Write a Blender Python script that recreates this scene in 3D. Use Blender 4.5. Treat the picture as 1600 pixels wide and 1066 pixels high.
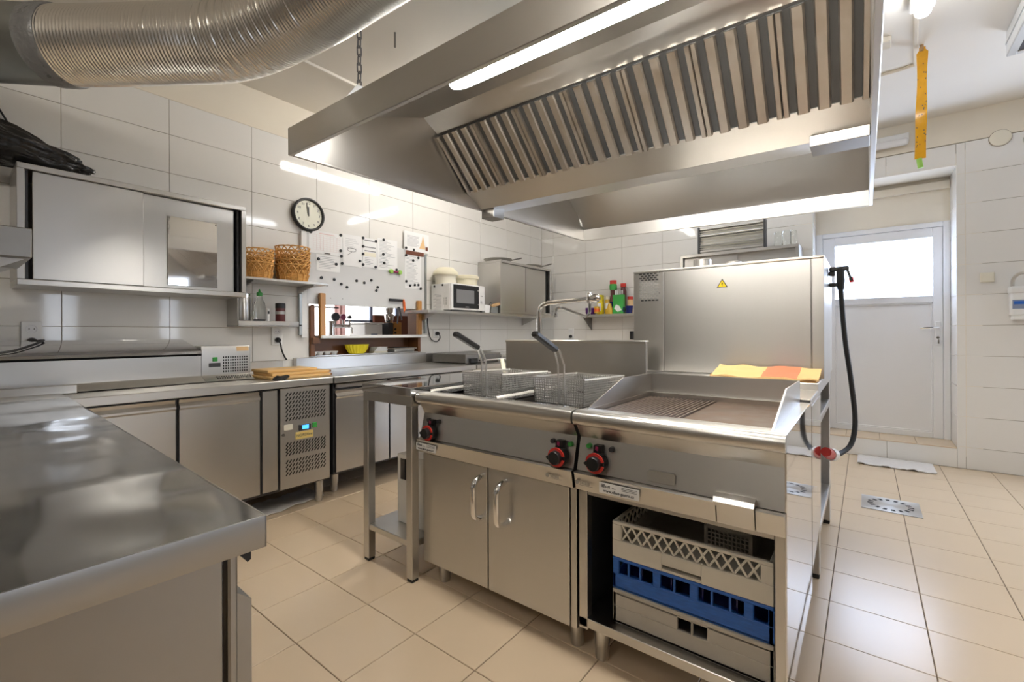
import bpy, bmesh, math, random
from mathutils import Vector, Matrix, noise
PI = math.pi
S = bpy.context.scene
C = S.collection
for o in list(bpy.data.objects): bpy.data.objects.remove(o)

# ------------------------------------------------------------------ camera, world, exposure
CAMH = 1.12658
yaw, rol = math.radians(38.0235), math.radians(-0.2362)
Fv = Vector((math.cos(yaw), math.sin(yaw), 0)); Rv = Vector((math.sin(yaw), -math.cos(yaw), 0)); Uv = Vector((0, 0, 1))
R2 = Rv*math.cos(rol) + Uv*math.sin(rol); U2 = -Rv*math.sin(rol) + Uv*math.cos(rol)
cam = bpy.data.cameras.new('camera'); camo = bpy.data.objects.new('camera', cam); C.objects.link(camo)
camo.matrix_world = Matrix(((R2.x, U2.x, -Fv.x, 0), (R2.y, U2.y, -Fv.y, 0), (R2.z, U2.z, -Fv.z, CAMH), (0, 0, 0, 1)))
cam.sensor_width = 36; cam.lens = 706.77/1600*36; cam.shift_y = -11.74/1600; cam.clip_start = 0.02
S.camera = camo
S.view_settings.view_transform = 'Standard'; S.view_settings.look = 'None'
S.view_settings.gamma = 1; S.view_settings.use_curve_mapping = False
S.view_settings.exposure = 1.05
W = bpy.data.worlds.new('world'); S.world = W; W.use_nodes = True
W.node_tree.nodes['Background'].inputs[0].default_value = (0.85, 0.92, 1, 1)
W.node_tree.nodes['Background'].inputs[1].default_value = 1.0
TUBE_E = 25.0      # ceiling fluorescent tubes
HOOD_E = 24.0      # tube inside the hood
DOOR_E = 6.0      # frosted door pane, daylight
WIN_E = 3.2        # window in the unseen right wall

# ------------------------------------------------------------------ materials
def pm(name, col, rough=0.5, metal=0.0, nscale=0, namt=0.0, stretch=(1, 1, 1), rvar=0.0, bump=0.0, bscale=None,
       emit=0.0, trans=0.0, spec=None, coat=0.0, alpha=1.0, ior=None, aniso=0.0):
    # aniso: brushed grain, highlights smear along Z
    m = bpy.data.materials.new(name); m.use_nodes = True
    nt = m.node_tree; b = nt.nodes['Principled BSDF']
    b.inputs['Base Color'].default_value = (*col, 1); b.inputs['Roughness'].default_value = rough
    b.inputs['Metallic'].default_value = metal
    if spec is not None: b.inputs['Specular IOR Level'].default_value = spec
    if trans: b.inputs['Transmission Weight'].default_value = trans
    if coat: b.inputs['Coat Weight'].default_value = coat
    if ior: b.inputs['IOR'].default_value = ior
    if emit:
        b.inputs['Emission Color'].default_value = (*col, 1); b.inputs['Emission Strength'].default_value = emit
    if aniso:
        b.inputs['Anisotropic'].default_value = aniso; b.inputs['Anisotropic Rotation'].default_value = 0.25
        tn = nt.nodes.new('ShaderNodeTangent'); tn.direction_type = 'RADIAL'; tn.axis = 'Z'; nt.links.new(tn.outputs[0], b.inputs['Tangent'])
    if nscale:
        tc = nt.nodes.new('ShaderNodeTexCoord'); mp = nt.nodes.new('ShaderNodeMapping')
        mp.inputs['Scale'].default_value = stretch
        nt.links.new(tc.outputs['Object'], mp.inputs['Vector'])
        nz = nt.nodes.new('ShaderNodeTexNoise'); nz.inputs['Scale'].default_value = nscale; nz.inputs['Detail'].default_value = 4
        nt.links.new(mp.outputs['Vector'], nz.inputs['Vector'])
        if namt:
            mx = nt.nodes.new('ShaderNodeMix'); mx.data_type = 'RGBA'
            mx.inputs[6].default_value = (*[max(0, c*(1-namt)) for c in col], 1)
            mx.inputs[7].default_value = (*[min(1, c*(1+namt)) for c in col], 1)
            nt.links.new(nz.outputs['Fac'], mx.inputs[0]); nt.links.new(mx.outputs[2], b.inputs['Base Color'])
        if rvar:
            mr = nt.nodes.new('ShaderNodeMapRange')
            mr.inputs[1].default_value = 0.3; mr.inputs[2].default_value = 0.7
            mr.inputs[3].default_value = max(0.02, rough-rvar); mr.inputs[4].default_value = rough+rvar
            nt.links.new(nz.outputs['Fac'], mr.inputs[0]); nt.links.new(mr.outputs[0], b.inputs['Roughness'])
        if bump:
            src = nz
            if bscale:
                src = nt.nodes.new('ShaderNodeTexNoise'); src.inputs['Scale'].default_value = bscale; src.inputs['Detail'].default_value = 2
                nt.links.new(tc.outputs['Object'], src.inputs['Vector'])
            bp = nt.nodes.new('ShaderNodeBump'); bp.inputs['Strength'].default_value = 1.0; bp.inputs['Distance'].default_value = bump
            nt.links.new(src.outputs['Fac'], bp.inputs['Height']); nt.links.new(bp.outputs['Normal'], b.inputs['Normal'])
    return m
STC = (0.60, 0.585, 0.56)
M = {}
M['steel'] = pm('brushed_steel', STC, 0.305, 1, 160, 0.008, (1, 1, 0.01), 0.005, aniso=0.6)
M['steel_h'] = pm('brushed_steel_across', STC, 0.30, 1, 160, 0.008, (1, 0.01, 1), 0.005)
M['steel_soft'] = pm('satin_steel', (0.61, 0.595, 0.57), 0.33, 1, 160, 0.008, (1, 1, 0.01), 0.008, aniso=0.6)
M['steel_wavy'] = pm('worn_worktop_steel', (0.47, 0.46, 0.44), 0.13, 1, 40, 0.04, (0.5, 0.05, 1), 0.05, 0.010, 2.4)
M['steel_mirror'] = pm('polished_sheet_steel', (0.78, 0.78, 0.79), 0.04, 1, 3, 0.0, (1, 1, 1), 0.0, 0.0012, 2.0)
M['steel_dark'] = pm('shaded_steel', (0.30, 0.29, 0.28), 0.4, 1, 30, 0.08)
M['steel_rear'] = pm('matt_canopy_steel', (0.72, 0.71, 0.70), 0.55, 1)
M['roompaint'] = pm('beige_wall_paint', (0.28, 0.25, 0.21), 0.8, 0, 3, 0.05)
M['steel_dim'] = pm('reflection_dimmed_steel', (0.40, 0.39, 0.37), 0.36, 1, 8, 0.05)  # darker steel copy, dim reflections of table edges and drain boxes put into colour
M['steel_slope_dim'] = pm('dimmed_slope_steel', (0.42, 0.42, 0.42), 0.31, 1, 6, 0.03)  # hood rear slope: its dark reflection is put into a darker steel colour
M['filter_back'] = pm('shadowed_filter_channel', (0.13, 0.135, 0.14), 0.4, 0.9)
M['plate_gold'] = pm('golden_name_plate', (0.80, 0.62, 0.22), 0.4)
M['chrome'] = pm('chrome', (0.82, 0.82, 0.82), 0.07, 1)
M['wire'] = pm('tinned_wire', (0.88, 0.88, 0.87), 0.30, 1)
M['galv'] = pm('galvanised_sheet', (0.42, 0.44, 0.43), 0.42, 1, 9, 0.18, (1, 1, 1), 0.08)
M['alu'] = pm('ribbed_aluminium_foil', (0.82, 0.80, 0.76), 0.26, 1, 6, 0.02)
M['tape'] = pm('grey_duct_tape', (0.28, 0.28, 0.28), 0.35, 0.3, 25, 0.15, (1, 1, 1), 0.1, 0.006, 40)
M['tile'] = pm('glazed_white_tile', (0.82, 0.805, 0.775), 0.06, 0, 2, 0.02)
M['grout'] = pm('grey_brown_grout', (0.33, 0.27, 0.21), 0.9, 0, 30, 0.15)
M['floor'] = pm('beige_stoneware', (0.71, 0.56, 0.395), 0.25, 0, 3, 0.04, spec=0.65)
M['fgrout'] = pm('dark_floor_grout', (0.17, 0.125, 0.09), 0.9, 0, 30, 0.2)
M['plaster'] = pm('cream_plaster', (0.80, 0.74, 0.63), 0.85, 0, 5, 0.03)
M['ceil'] = pm('white_ceiling_paint', (0.82, 0.78, 0.71), 0.9, 0, 4, 0.02)
M['pvc'] = pm('white_pvc', (0.80, 0.80, 0.81), 0.28)
M['white'] = pm('white_enamel', (0.84, 0.84, 0.83), 0.3)
M['cream'] = pm('cream_plastic', (0.85, 0.80, 0.62), 0.4)
M['black'] = pm('black_plastic', (0.015, 0.015, 0.016), 0.35)
M['blackmatt'] = pm('black_void', (0.01, 0.01, 0.01), 0.8)
M['rubber'] = pm('black_rubber', (0.02, 0.02, 0.02), 0.6)
M['bag'] = pm('black_bin_bag', (0.014, 0.013, 0.012), 0.22, 0, 12, 0.0, (1, 1, 1), 0.05, 0.02, 14)
M['red'] = pm('red_plastic', (0.62, 0.04, 0.03), 0.35)
M['orange'] = pm('orange_plastic', (0.85, 0.16, 0.03), 0.4)
M['green'] = pm('green_plastic', (0.05, 0.38, 0.07), 0.4)
M['lime'] = pm('lime_plastic', (0.32, 0.6, 0.1), 0.45)
M['blue'] = pm('blue_crate_plastic', (0.02, 0.13, 0.52), 0.42, 0, 30, 0.35, (1, 1, 5))
M['navy'] = pm('navy_ceramic', (0.012, 0.016, 0.13), 0.2)
M['purple'] = pm('purple_plastic', (0.09, 0.01, 0.16), 0.35)
M['yellow'] = pm('yellow_plastic', (0.86, 0.71, 0.02), 0.35)
M['mustard'] = pm('mustard_yellow', (0.70, 0.45, 0.05), 0.4)
M['greyplastic'] = pm('grey_crate_plastic', (0.52, 0.49, 0.44), 0.5, 0, 20, 0.05)
M['whitecrate'] = pm('off_white_crate_plastic', (0.74, 0.70, 0.62), 0.45, 0, 20, 0.04)
M['wood'] = pm('varnished_pine', (0.50, 0.24, 0.06), 0.32, 0, 9, 0.3, (1, 1, 0.08))
M['wood_d'] = pm('dark_brown_wood', (0.19, 0.075, 0.025), 0.4, 0, 12, 0.35, (0.08, 1, 1))
M['wood_m'] = pm('mahogany_panel', (0.16, 0.05, 0.025), 0.3, 0, 8, 0.3, (1, 1, 0.1))
M['boardwood'] = pm('pale_beech', (0.78, 0.50, 0.20), 0.5, 0, 14, 0.18, (0.1, 1, 1))
M['wicker'] = pm('honey_wicker', (0.80, 0.42, 0.13), 0.40, 0, 60, 0.35)
M['paper'] = pm('white_paper', (0.86, 0.86, 0.86), 0.7)
M['print'] = pm('grey_print', (0.5, 0.5, 0.53), 0.8)
M['printd'] = pm('dark_print', (0.10, 0.10, 0.11), 0.8)
M['printp'] = pm('pale_pink_print', (0.75, 0.55, 0.54), 0.8)
M['papery'] = pm('pale_yellow_paper', (0.84, 0.80, 0.68), 0.7)
M['whiteboard'] = pm('grey_white_board', (0.66, 0.66, 0.655), 0.3)
M['card'] = pm('greyish_white_carton', (0.74, 0.72, 0.69), 0.7, 0, 20, 0.05)
M['cardb'] = pm('brown_carton', (0.52, 0.33, 0.16), 0.75)
M['clockface'] = pm('cream_clock_face', (0.82, 0.82, 0.70), 0.5)
M['glass'] = pm('clear_glass', (0.95, 0.97, 0.95), 0.03, 0, trans=1.0, ior=1.45)
M['cloth'] = pm('grey_white_rag', (0.74, 0.71, 0.68), 0.95, 0, 40, 0.1)
M['towel'] = pm('yellow_orange_towel', (0.88, 0.58, 0.26), 0.95)
M['towel2'] = pm('coral_towel_stripe', (0.85, 0.26, 0.14), 0.95)
M['grillplate'] = pm('seasoned_griddle', (0.17, 0.11, 0.075), 0.38, 0.6, 12, 0.35, (1, 1, 1), 0.1)
M['ribplate'] = pm('seasoned_ribs', (0.40, 0.32, 0.27), 0.42, 0.8, 18, 0.3)
M['fly'] = pm('sticky_amber_strip', (0.80, 0.40, 0.02), 0.18, 0, 20, 0.15)
M['oil'] = pm('dark_fryer_well', (0.02, 0.018, 0.015), 0.15)
M['badge'] = pm('grey_badge', (0.42, 0.42, 0.41), 0.45, 0.5)
M['baffle'] = pm('greasy_baffle_steel', (0.54, 0.50, 0.45), 0.36, 1, 25, 0.12, (1, 1, 1), 0.08)
M['lcd'] = pm('blue_display', (0.05, 0.3, 1.0), 0.3, emit=1.2)
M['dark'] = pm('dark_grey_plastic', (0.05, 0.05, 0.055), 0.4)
M['mid'] = pm('mid_grey_paint', (0.22, 0.22, 0.23), 0.5)
M['spice'] = pm('dark_spice_label', (0.12, 0.03, 0.03), 0.3)
M['tan'] = pm('tan_label', (0.75, 0.5, 0.25), 0.6)
M['limit'] = pm('warning_yellow', (0.85, 0.62, 0.01), 0.4)
M['tube'] = pm('lit_fluorescent_tube', (1.0, 0.95, 0.87), 0.4, emit=TUBE_E)
M['tube_dim'] = pm('lit_older_tube', (0.95, 0.97, 1.0), 0.4, emit=10.0)
M['hoodtube'] = pm('lit_hood_diffuser', (1.0, 0.96, 0.89), 0.4, emit=HOOD_E)
M['pane'] = pm('bright_frosted_pane', (0.62, 0.75, 1.0), 0.4, emit=DOOR_E)
M['winpane'] = pm('bright_daylit_pane', (0.80, 0.88, 1.0), 0.4, emit=WIN_E)
M['fillpane'] = pm('cool_fill_pane', (0.70, 0.81, 1.0), 0.4, emit=6.0)  # glow of the added window out of view
M['barpane'] = pm('sunlit_bar_window', (1.0, 0.98, 0.96), 0.4, emit=2.2)
M['barwall'] = pm('white_bar_paint', (0.8, 0.78, 0.78), 0.8)
M['curtain'] = pm('pink_patterned_curtain', (0.78, 0.52, 0.50), 0.9, 0, 30, 0.3)
M['slate'] = pm('blue_grey_cloth', (0.25, 0.3, 0.42), 0.8)
M['pinkglass'] = pm('pink_badge', (0.35, 0.03, 0.12), 0.3)
M['heatgrille'] = pm('beige_heater_grille', (0.50, 0.48, 0.40), 0.4, 0.7)

# ------------------------------------------------------------------ helpers
ROOTM = {}
class MB:
    def __init__(s): s.bm = bmesh.new()
    def _add(s, t):
        me = bpy.data.meshes.new('t'); t.to_mesh(me); t.free(); s.bm.from_mesh(me); bpy.data.meshes.remove(me); return s
    def box(s, x0, x1, y0, y1, z0, z1, b=0.0, seg=1, rot=None, piv=None):
        t = bmesh.new(); bmesh.ops.create_cube(t, size=1)
        bmesh.ops.transform(t, matrix=Matrix.Translation(((x0+x1)/2, (y0+y1)/2, (z0+z1)/2)) @ Matrix.Diagonal((abs(x1-x0), abs(y1-y0), abs(z1-z0), 1)), verts=t.verts)
        if b: bmesh.ops.bevel(t, geom=t.edges[:], offset=b, segments=seg, affect='EDGES', profile=0.5)
        if rot is not None:
            p = Vector(piv) if piv is not None else Vector(((x0+x1)/2, (y0+y1)/2, (z0+z1)/2))
            bmesh.ops.transform(t, matrix=Matrix.Translation(p) @ rot.to_4x4() @ Matrix.Translation(-p), verts=t.verts)
        return s._add(t)
    def bar(s, p0, p1, w, h, up=(0, 0, 1), b=0.0):
        p0, p1 = Vector(p0), Vector(p1); d = p1-p0; L = d.length; d = d.normalized(); u = Vector(up)
        if abs(d.dot(u)) > 0.98: u = Vector((1, 0, 0))
        x = d.cross(u).normalized(); u = x.cross(d)
        t = bmesh.new(); bmesh.ops.create_cube(t, size=1)
        bmesh.ops.transform(t, matrix=Matrix.Diagonal((w, L, h, 1)), verts=t.verts)
        if b: bmesh.ops.bevel(t, geom=t.edges[:], offset=b, segments=1, affect='EDGES')
        mt = Matrix(((x.x, d.x, u.x, 0), (x.y, d.y, u.y, 0), (x.z, d.z, u.z, 0), (0, 0, 0, 1)))
        bmesh.ops.transform(t, matrix=Matrix.Translation((p0+p1)/2) @ mt, verts=t.verts)
        return s._add(t)
    def tube(s, pts, r, n=8, closed=False, caps=True):
        pts = [Vector(p) for p in pts]; N = len(pts); bm = s.bm
        rr = r if isinstance(r, (list, tuple)) else [r]*N
        tg = []
        for i in range(N):
            if closed: d = pts[(i+1) % N]-pts[i-1]
            else: d = pts[min(i+1, N-1)]-pts[max(i-1, 0)]
            tg.append(d.normalized())
        u = Vector((0, 0, 1)) if abs(tg[0].z) < 0.9 else Vector((1, 0, 0))
        a = tg[0].cross(u).normalized(); rings = []
        for i in range(N):
            a = (a - tg[i]*a.dot(tg[i])).normalized(); bb = tg[i].cross(a)
            rings.append([bm.verts.new(pts[i] + (a*math.cos(2*PI*k/n) + bb*math.sin(2*PI*k/n))*rr[i]) for k in range(n)])
        rng = range(N if closed else N-1)
        for i in rng:
            A, B = rings[i], rings[(i+1) % N]
            for k in range(n):
                bm.faces.new((A[k], A[(k+1) % n], B[(k+1) % n], B[k]))
        if caps and not closed:
            bm.faces.new(rings[0][::-1]); bm.faces.new(rings[-1])
        return s
    def cyl(s, p0, p1, r0, r1=None, n=16): return s.tube([p0, p1], [r0, r0 if r1 is None else r1], n)
    def lathe(s, prof, c, n=20, axis='z'):
        bm = s.bm; c = Vector(c); rings = []
        def P(r, h, a):
            if axis == 'z': return c+Vector((r*math.cos(a), r*math.sin(a), h))
            if axis == 'y': return c+Vector((r*math.cos(a), h, r*math.sin(a)))
            return c+Vector((h, r*math.cos(a), r*math.sin(a)))
        for r, h in prof: rings.append([bm.verts.new(P(max(r, 1e-4), h, 2*PI*k/n)) for k in range(n)])
        for A, B in zip(rings, rings[1:]):
            for k in range(n): bm.faces.new((A[k], A[(k+1) % n], B[(k+1) % n], B[k]))
        bm.faces.new(rings[0][::-1]); bm.faces.new(rings[-1]); return s
    def prism(s, poly, axis, a0, a1):
        bm = s.bm
        def P(p, a):
            if axis == 'y': return Vector((p[0], a, p[1]))
            if axis == 'x': return Vector((a, p[0], p[1]))
            return Vector((p[0], p[1], a))
        A = [bm.verts.new(P(p, a0)) for p in poly]; B = [bm.verts.new(P(p, a1)) for p in poly]; n = len(poly)
        bm.faces.new(A[::-1]); bm.faces.new(B)
        for k in range(n): bm.faces.new((A[k], A[(k+1) % n], B[(k+1) % n], B[k]))
        return s
    def quad(s, a, b, c, d, th=0.002):
        a, b, c, d = map(Vector, (a, b, c, d)); n = (b-a).cross(d-a).normalized()*th; bm = s.bm
        v = [bm.verts.new(p) for p in (a, b, c, d)]; w = [bm.verts.new(p-n) for p in (a, b, c, d)]
        bm.faces.new(v); bm.faces.new(w[::-1])
        for k in range(4): bm.faces.new((v[k], w[k], w[(k+1) % 4], v[(k+1) % 4]))
        return s
    def sheet(s, f, nu, nv, th=0.004):
        bm = s.bm; T = [[Vector(f(i/nu, j/nv)) for j in range(nv+1)] for i in range(nu+1)]
        A = [[bm.verts.new(p) for p in r] for r in T]; B = [[bm.verts.new(p-Vector((0, 0, th))) for p in r] for r in T]
        for i in range(nu):
            for j in range(nv):
                bm.faces.new((A[i][j], A[i+1][j], A[i+1][j+1], A[i][j+1])); bm.faces.new((B[i][j], B[i][j+1], B[i+1][j+1], B[i+1][j]))
        for i in range(nu):
            bm.faces.new((A[i][0], B[i][0], B[i+1][0], A[i+1][0])); bm.faces.new((A[i][nv], A[i+1][nv], B[i+1][nv], B[i][nv]))
        for j in range(nv):
            bm.faces.new((A[0][j], A[0][j+1], B[0][j+1], B[0][j])); bm.faces.new((A[nu][j], B[nu][j], B[nu][j+1], A[nu][j+1]))
        return s
    def text(s, body, size, origin, xdir, ydir, ext=0.0004, bold=False):
        cu = bpy.data.curves.new('t', 'FONT'); cu.body = body; cu.size = size; cu.extrude = ext; cu.align_x = 'CENTER'; cu.align_y = 'CENTER'
        if bold: cu.offset = size*0.02
        ob = bpy.data.objects.new('t', cu); C.objects.link(ob); dg = bpy.context.evaluated_depsgraph_get()
        me = bpy.data.meshes.new_from_object(ob.evaluated_get(dg)); bpy.data.objects.remove(ob); bpy.data.curves.remove(cu)
        x = Vector(xdir).normalized(); y = Vector(ydir).normalized(); z = x.cross(y); o = Vector(origin)
        me.transform(Matrix(((x.x, y.x, z.x, o.x), (x.y, y.y, z.y, o.y), (x.z, y.z, z.z, o.z), (0, 0, 0, 1))))
        s.bm.from_mesh(me); bpy.data.meshes.remove(me); return s
    def build(s, name, mat, parent=None, smooth=True, kind=None, label=None, local=False):
        me = bpy.data.meshes.new(name)
        bmesh.ops.recalc_face_normals(s.bm, faces=s.bm.faces)
        if parent is not None and not local:
            r = parent
            while r.parent: r = r.parent
            s.bm.transform(ROOTM[r.name].inverted())
        s.bm.to_mesh(me); s.bm.free()
        me.materials.append(M[mat] if isinstance(mat, str) else mat)
        o = bpy.data.objects.new(name, me); C.objects.link(o)
        if smooth:
            me.polygons.foreach_set('use_smooth', [True]*len(me.polygons)); me.set_sharp_from_angle(angle=math.radians(35))
        if parent is not None: o.parent = parent
        else: ROOTM[o.name] = Matrix.Identity(4)
        if kind: o['kind'] = kind
        if label: o['label'] = label
        return o
def thing(name, label, cat, loc=(0, 0, 0), rot=(0, 0, 0), group=None, kind=None):
    o = bpy.data.objects.new(name, None); C.objects.link(o); o.empty_display_size = 0.05
    o.location = loc; o.rotation_euler = rot
    from mathutils import Euler
    ROOTM[o.name] = Matrix.Translation(loc) @ Euler(rot).to_matrix().to_4x4()
    if kind: o['kind'] = kind
    if label: o['label'] = label
    if cat: o['category'] = cat
    if group: o['group'] = group
    return o
def tag(o, label, cat, group=None):
    o['label'] = label; o['category'] = cat
    if group: o['group'] = group
    return o
def dup(root, loc, rotz=None, label=None, group=None):
    r = root.copy(); C.objects.link(r); r.location = loc
    if rotz is not None: r.rotation_euler = (0, 0, rotz)
    if label: r['label'] = label
    if group: r['group'] = group
    for ch in list(root.children):
        c = ch.copy(); C.objects.link(c); c.parent = r
        for g in list(ch.children):
            d = g.copy(); C.objects.link(d); d.parent = c
    return r
def arc(c, r, a0, a1, n, plane='xz'):
    out = []
    for i in range(n+1):
        a = a0+(a1-a0)*i/n
        if plane == 'xz': out.append((c[0]+r*math.cos(a), c[1], c[2]+r*math.sin(a)))
        elif plane == 'yz': out.append((c[0], c[1]+r*math.cos(a), c[2]+r*math.sin(a)))
        else: out.append((c[0]+r*math.cos(a), c[1]+r*math.sin(a), c[2]))
    return out
def rectsub(r, h):
    x0, x1, z0, z1 = r; a0, a1, b0, b1 = h
    if a0 >= x1 or a1 <= x0 or b0 >= z1 or b1 <= z0: return [r]
    out = []
    if a0 > x0: out.append((x0, a0, z0, z1))
    if a1 < x1: out.append((a1, x1, z0, z1))
    m0, m1 = max(x0, a0), min(x1, a1)
    if b0 > z0: out.append((m0, m1, z0, b0))
    if b1 < z1: out.append((m0, m1, b1, z1))
    return [q for q in out if q[1]-q[0] > 0.012 and q[3]-q[2] > 0.012]
def project(p):
    d = Vector(p)-Vector((0, 0, CAMH)); c = d.dot(Fv)
    if c < 0.05: return None
    return 800+706.77*d.dot(R2)/c, 521.26-706.77*d.dot(U2)/c, c

YL, XB, ZC = 3.5537, 5.2171, 2.94
HATCH = (1.875, 3.035, 0.945, 1.50)
DOOR = (-0.594, 0.398, 0.165, 2.505)
# ------------------------------------------------------------------ room shell
fl = MB().box(-3.3, 5.9, -4.3, 3.75, -0.12, -0.0035).build('floor', 'fgrout', smooth=False, kind='structure')
cells = []
fx0, fpx, fy0, fpy = 0.8117, 0.3003, 1.3376, 0.3035
for i in range(-14, 15):
    for j in range(-19, 8):
        x0, x1 = max(fx0+i*fpx, -3.2), min(fx0+(i+1)*fpx, XB); y0, y1 = max(fy0+j*fpy, -4.2), min(fy0+(j+1)*fpy, YL)
        if x1-x0 < 0.01 or y1-y0 < 0.01: continue
        pr = project(((x0+x1)/2, (y0+y1)/2, 0)); vis = pr is not None and -120 < pr[0] < 1720 and 540 < pr[1] < 1250
        cells.append((0 if vis else 1, pr[2] if pr else 99, x0, x1, y0, y1))
cells.sort()
def tile_mesh(w, d, h, b=0.0015):
    bm = bmesh.new(); bmesh.ops.create_cube(bm, size=1)
    bmesh.ops.transform(bm, matrix=Matrix.Diagonal((w, d, h, 1)), verts=bm.verts)
    bmesh.ops.bevel(bm, geom=[e for e in bm.edges if all(v.co.z > 0 for v in e.verts)], offset=b, segments=1, affect='EDGES')
    return bm
cache = {}
rest = MB(); nv = 0
for (f, dd, x0, x1, y0, y1) in cells:
    w, d = round(x1-x0-0.003, 4), round(y1-y0-0.003, 4); c = ((x0+x1)/2, (y0+y1)/2, -0.004)
    if f == 0 and nv < 290:
        nv += 1
        if (w, d) not in cache:
            bm = tile_mesh(w, d, 0.008); me = bpy.data.meshes.new('floor_tile'); bm.to_mesh(me); bm.free(); me.materials.append(M['floor']); cache[(w, d)] = me
        o = bpy.data.objects.new('floor_tile', cache[(w, d)]); C.objects.link(o); o.parent = fl; o.location = c
    else:
        rest.box(c[0]-w/2, c[0]+w/2, c[1]-d/2, c[1]+d/2, -0.008, 0)
rest.build('floor_tiles', 'floor', fl, smooth=False, kind='stuff')

def wall_tiles(parent, rects, frame, face_vis):
    """rects on a wall: (a0,a1,z0,z1); frame(a,z,depth)->world, depth 0 = glazed face"""
    cache2 = {}; st = MB(); any_st = False
    for (a0, a1, z0, z1) in rects:
        a0 += 0.0013; a1 -= 0.0013; z0 += 0.0013; z1 -= 0.0013
        w, h = round(a1-a0, 4), round(z1-z0, 4); ctr = Vector(frame((a0+a1)/2, (z0+z1)/2, 0.004))
        u = (Vector(frame(1, 0, 0))-Vector(frame(0, 0, 0))).normalized(); n = (Vector(frame(0, 0, 0))-Vector(frame(0, 0, 1))).normalized(); v = n.cross(u)
        mt = Matrix(((u.x, v.x, n.x, 0), (u.y, v.y, n.y, 0), (u.z, v.z, n.z, 0), (0, 0, 0, 1)))
        if face_vis((a0+a1)/2, (z0+z1)/2):
            if (w, h) not in cache2:
                bm = tile_mesh(w, h, 0.008, 0.0012); bmesh.ops.transform(bm, matrix=mt, verts=bm.verts)
                me = bpy.data.meshes.new('wall_tile'); bm.to_mesh(me); bm.free(); me.materials.append(M['tile']); cache2[(w, h)] = me
            o = bpy.data.objects.new('wall_tile', cache2[(w, h)]); C.objects.link(o); o.parent = parent; o.location = ctr
        else:
            bm = tile_mesh(w, h, 0.008, 0.0012); bmesh.ops.transform(bm, matrix=Matrix.Translation(ctr) @ mt, verts=bm.verts); st._add(bm); any_st = True
    if any_st: st.build('wall_tiles', 'tile', parent, smooth=False, kind='stuff')
def around(mb, A, hole, mk):
    for r in rectsub(A, hole): mk(mb, r)
# left wall
mb = MB(); mb2 = MB()
around(mb, (-3.3, XB+0.6, 0, 2.665), HATCH, lambda m, r: m.box(r[0], r[1], YL+0.0045, YL+0.16, r[2], r[3]))
wl = mb.build('wall_left', 'grout', smooth=False, kind='structure')
MB().box(-3.3, XB+0.6, YL-0.002, YL+0.16, 2.667, ZC).build('upper_plaster', 'plaster', wl, smooth=False)
MB().box(-3.2, XB, YL-0.003, YL+0.01, 2.655, 2.668, 0.002).build('tile_edge_fillet', 'plaster', wl)
zr = [0.0]+[2.4272-0.25*k for k in range(9, -1, -1)]+[2.662]
rects = []
for k in range(-8, 10):
    a0, a1 = 0.4435+0.5007*k, min(0.4435+0.5007*(k+1), XB)
    if a1 < -3.2: continue
    for z0, z1 in zip(zr, zr[1:]): rects += rectsub((a0, a1, z0, z1), HATCH)
wall_tiles(wl, rects, lambda a, z, d: (a, YL+d, z), lambda a, z: a > -0.2 and z > 0.9)
# back wall
mb = MB()
around(mb, (-4.3, YL+0.1, 0, 2.685), (DOOR[0]-0.012, DOOR[1]+0.012, 0.15, DOOR[3]+0.02), lambda m, r: m.box(XB+0.0045, XB+0.12, r[0], r[1], r[2], r[3]))
wb = mb.build('wall_back', 'grout', smooth=False, kind='structure')
MB().box(XB-0.002, XB+0.12, -4.3, YL+0.1, 2.687, ZC).build('upper_plaster', 'plaster', wb, smooth=False)
rects = []
zr2 = [0.0]+[2.4272-0.25*k for k in range(9, -1, -1)]+[2.682]
for k in range(0, 17):
    a1, a0 = 3.360-0.5009*(k-1), max(3.360-0.5009*k, -4.2)
    a1 = min(a1, YL)
    if a1 < a0+0.01: continue
    for z0, z1 in zip(zr2, zr2[1:]): rects += rectsub((a0, a1, z0, z1), DOOR)
wall_tiles(wb, rects, lambda a, z, d: (XB+d, a, z), lambda a, z: a > -1.1 and not (a > 0.6 and z < 0.9))
# door recess
RX = 5.573
MB().box(XB+0.01, RX+0.08, DOOR[0]-0.01, DOOR[1]+0.01, 0.0, 0.157).build('threshold_step', 'fgrout', wb, smooth=False)
y = DOOR[0]
for k in range(4):
    a = DOOR[0]+0.001+k*0.248; MB().box(XB-0.004, RX, a, a+0.2455, 0.157, 0.165, 0.001).build('threshold_tile', 'floor', wb)
for yy, sg in ((DOOR[0], -1), (DOOR[1], 1)):
    zs = [0.165]+[z for z in zr2 if 0.2 < z < 2.4]+[2.505]
    for z0, z1 in zip(zs, zs[1:]):
        MB().box(XB+0.001, RX, min(yy, yy+sg*0.008), max(yy, yy+sg*0.008), z0+0.0015, z1-0.0015, 0.001).build('reveal_tile', 'tile', wb)
    MB().box(XB+0.001, RX+0.08, min(yy+sg*0.005, yy+sg*0.15), max(yy+sg*0.005, yy+sg*0.15), 0.1, 2.62).build('reveal_core', 'plaster', wb, smooth=False)
MB().box(RX-0.01, RX+0.12, DOOR[0]-0.1, DOOR[1]+0.1, 2.115, 2.62).build('door_head_panel', 'plaster', wb, smooth=False)
MB().box(XB+0.001, RX+0.1, DOOR[0]-0.012, DOOR[1]+0.012, 2.505, 2.60).build('lintel', 'plaster', wb, smooth=False)
MB().box(RX-0.05, RX-0.008, DOOR[0]+0.002, DOOR[1]-0.002, 2.40, 2.47, 0.004).build('head_ledge', 'plaster', wb)
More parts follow.
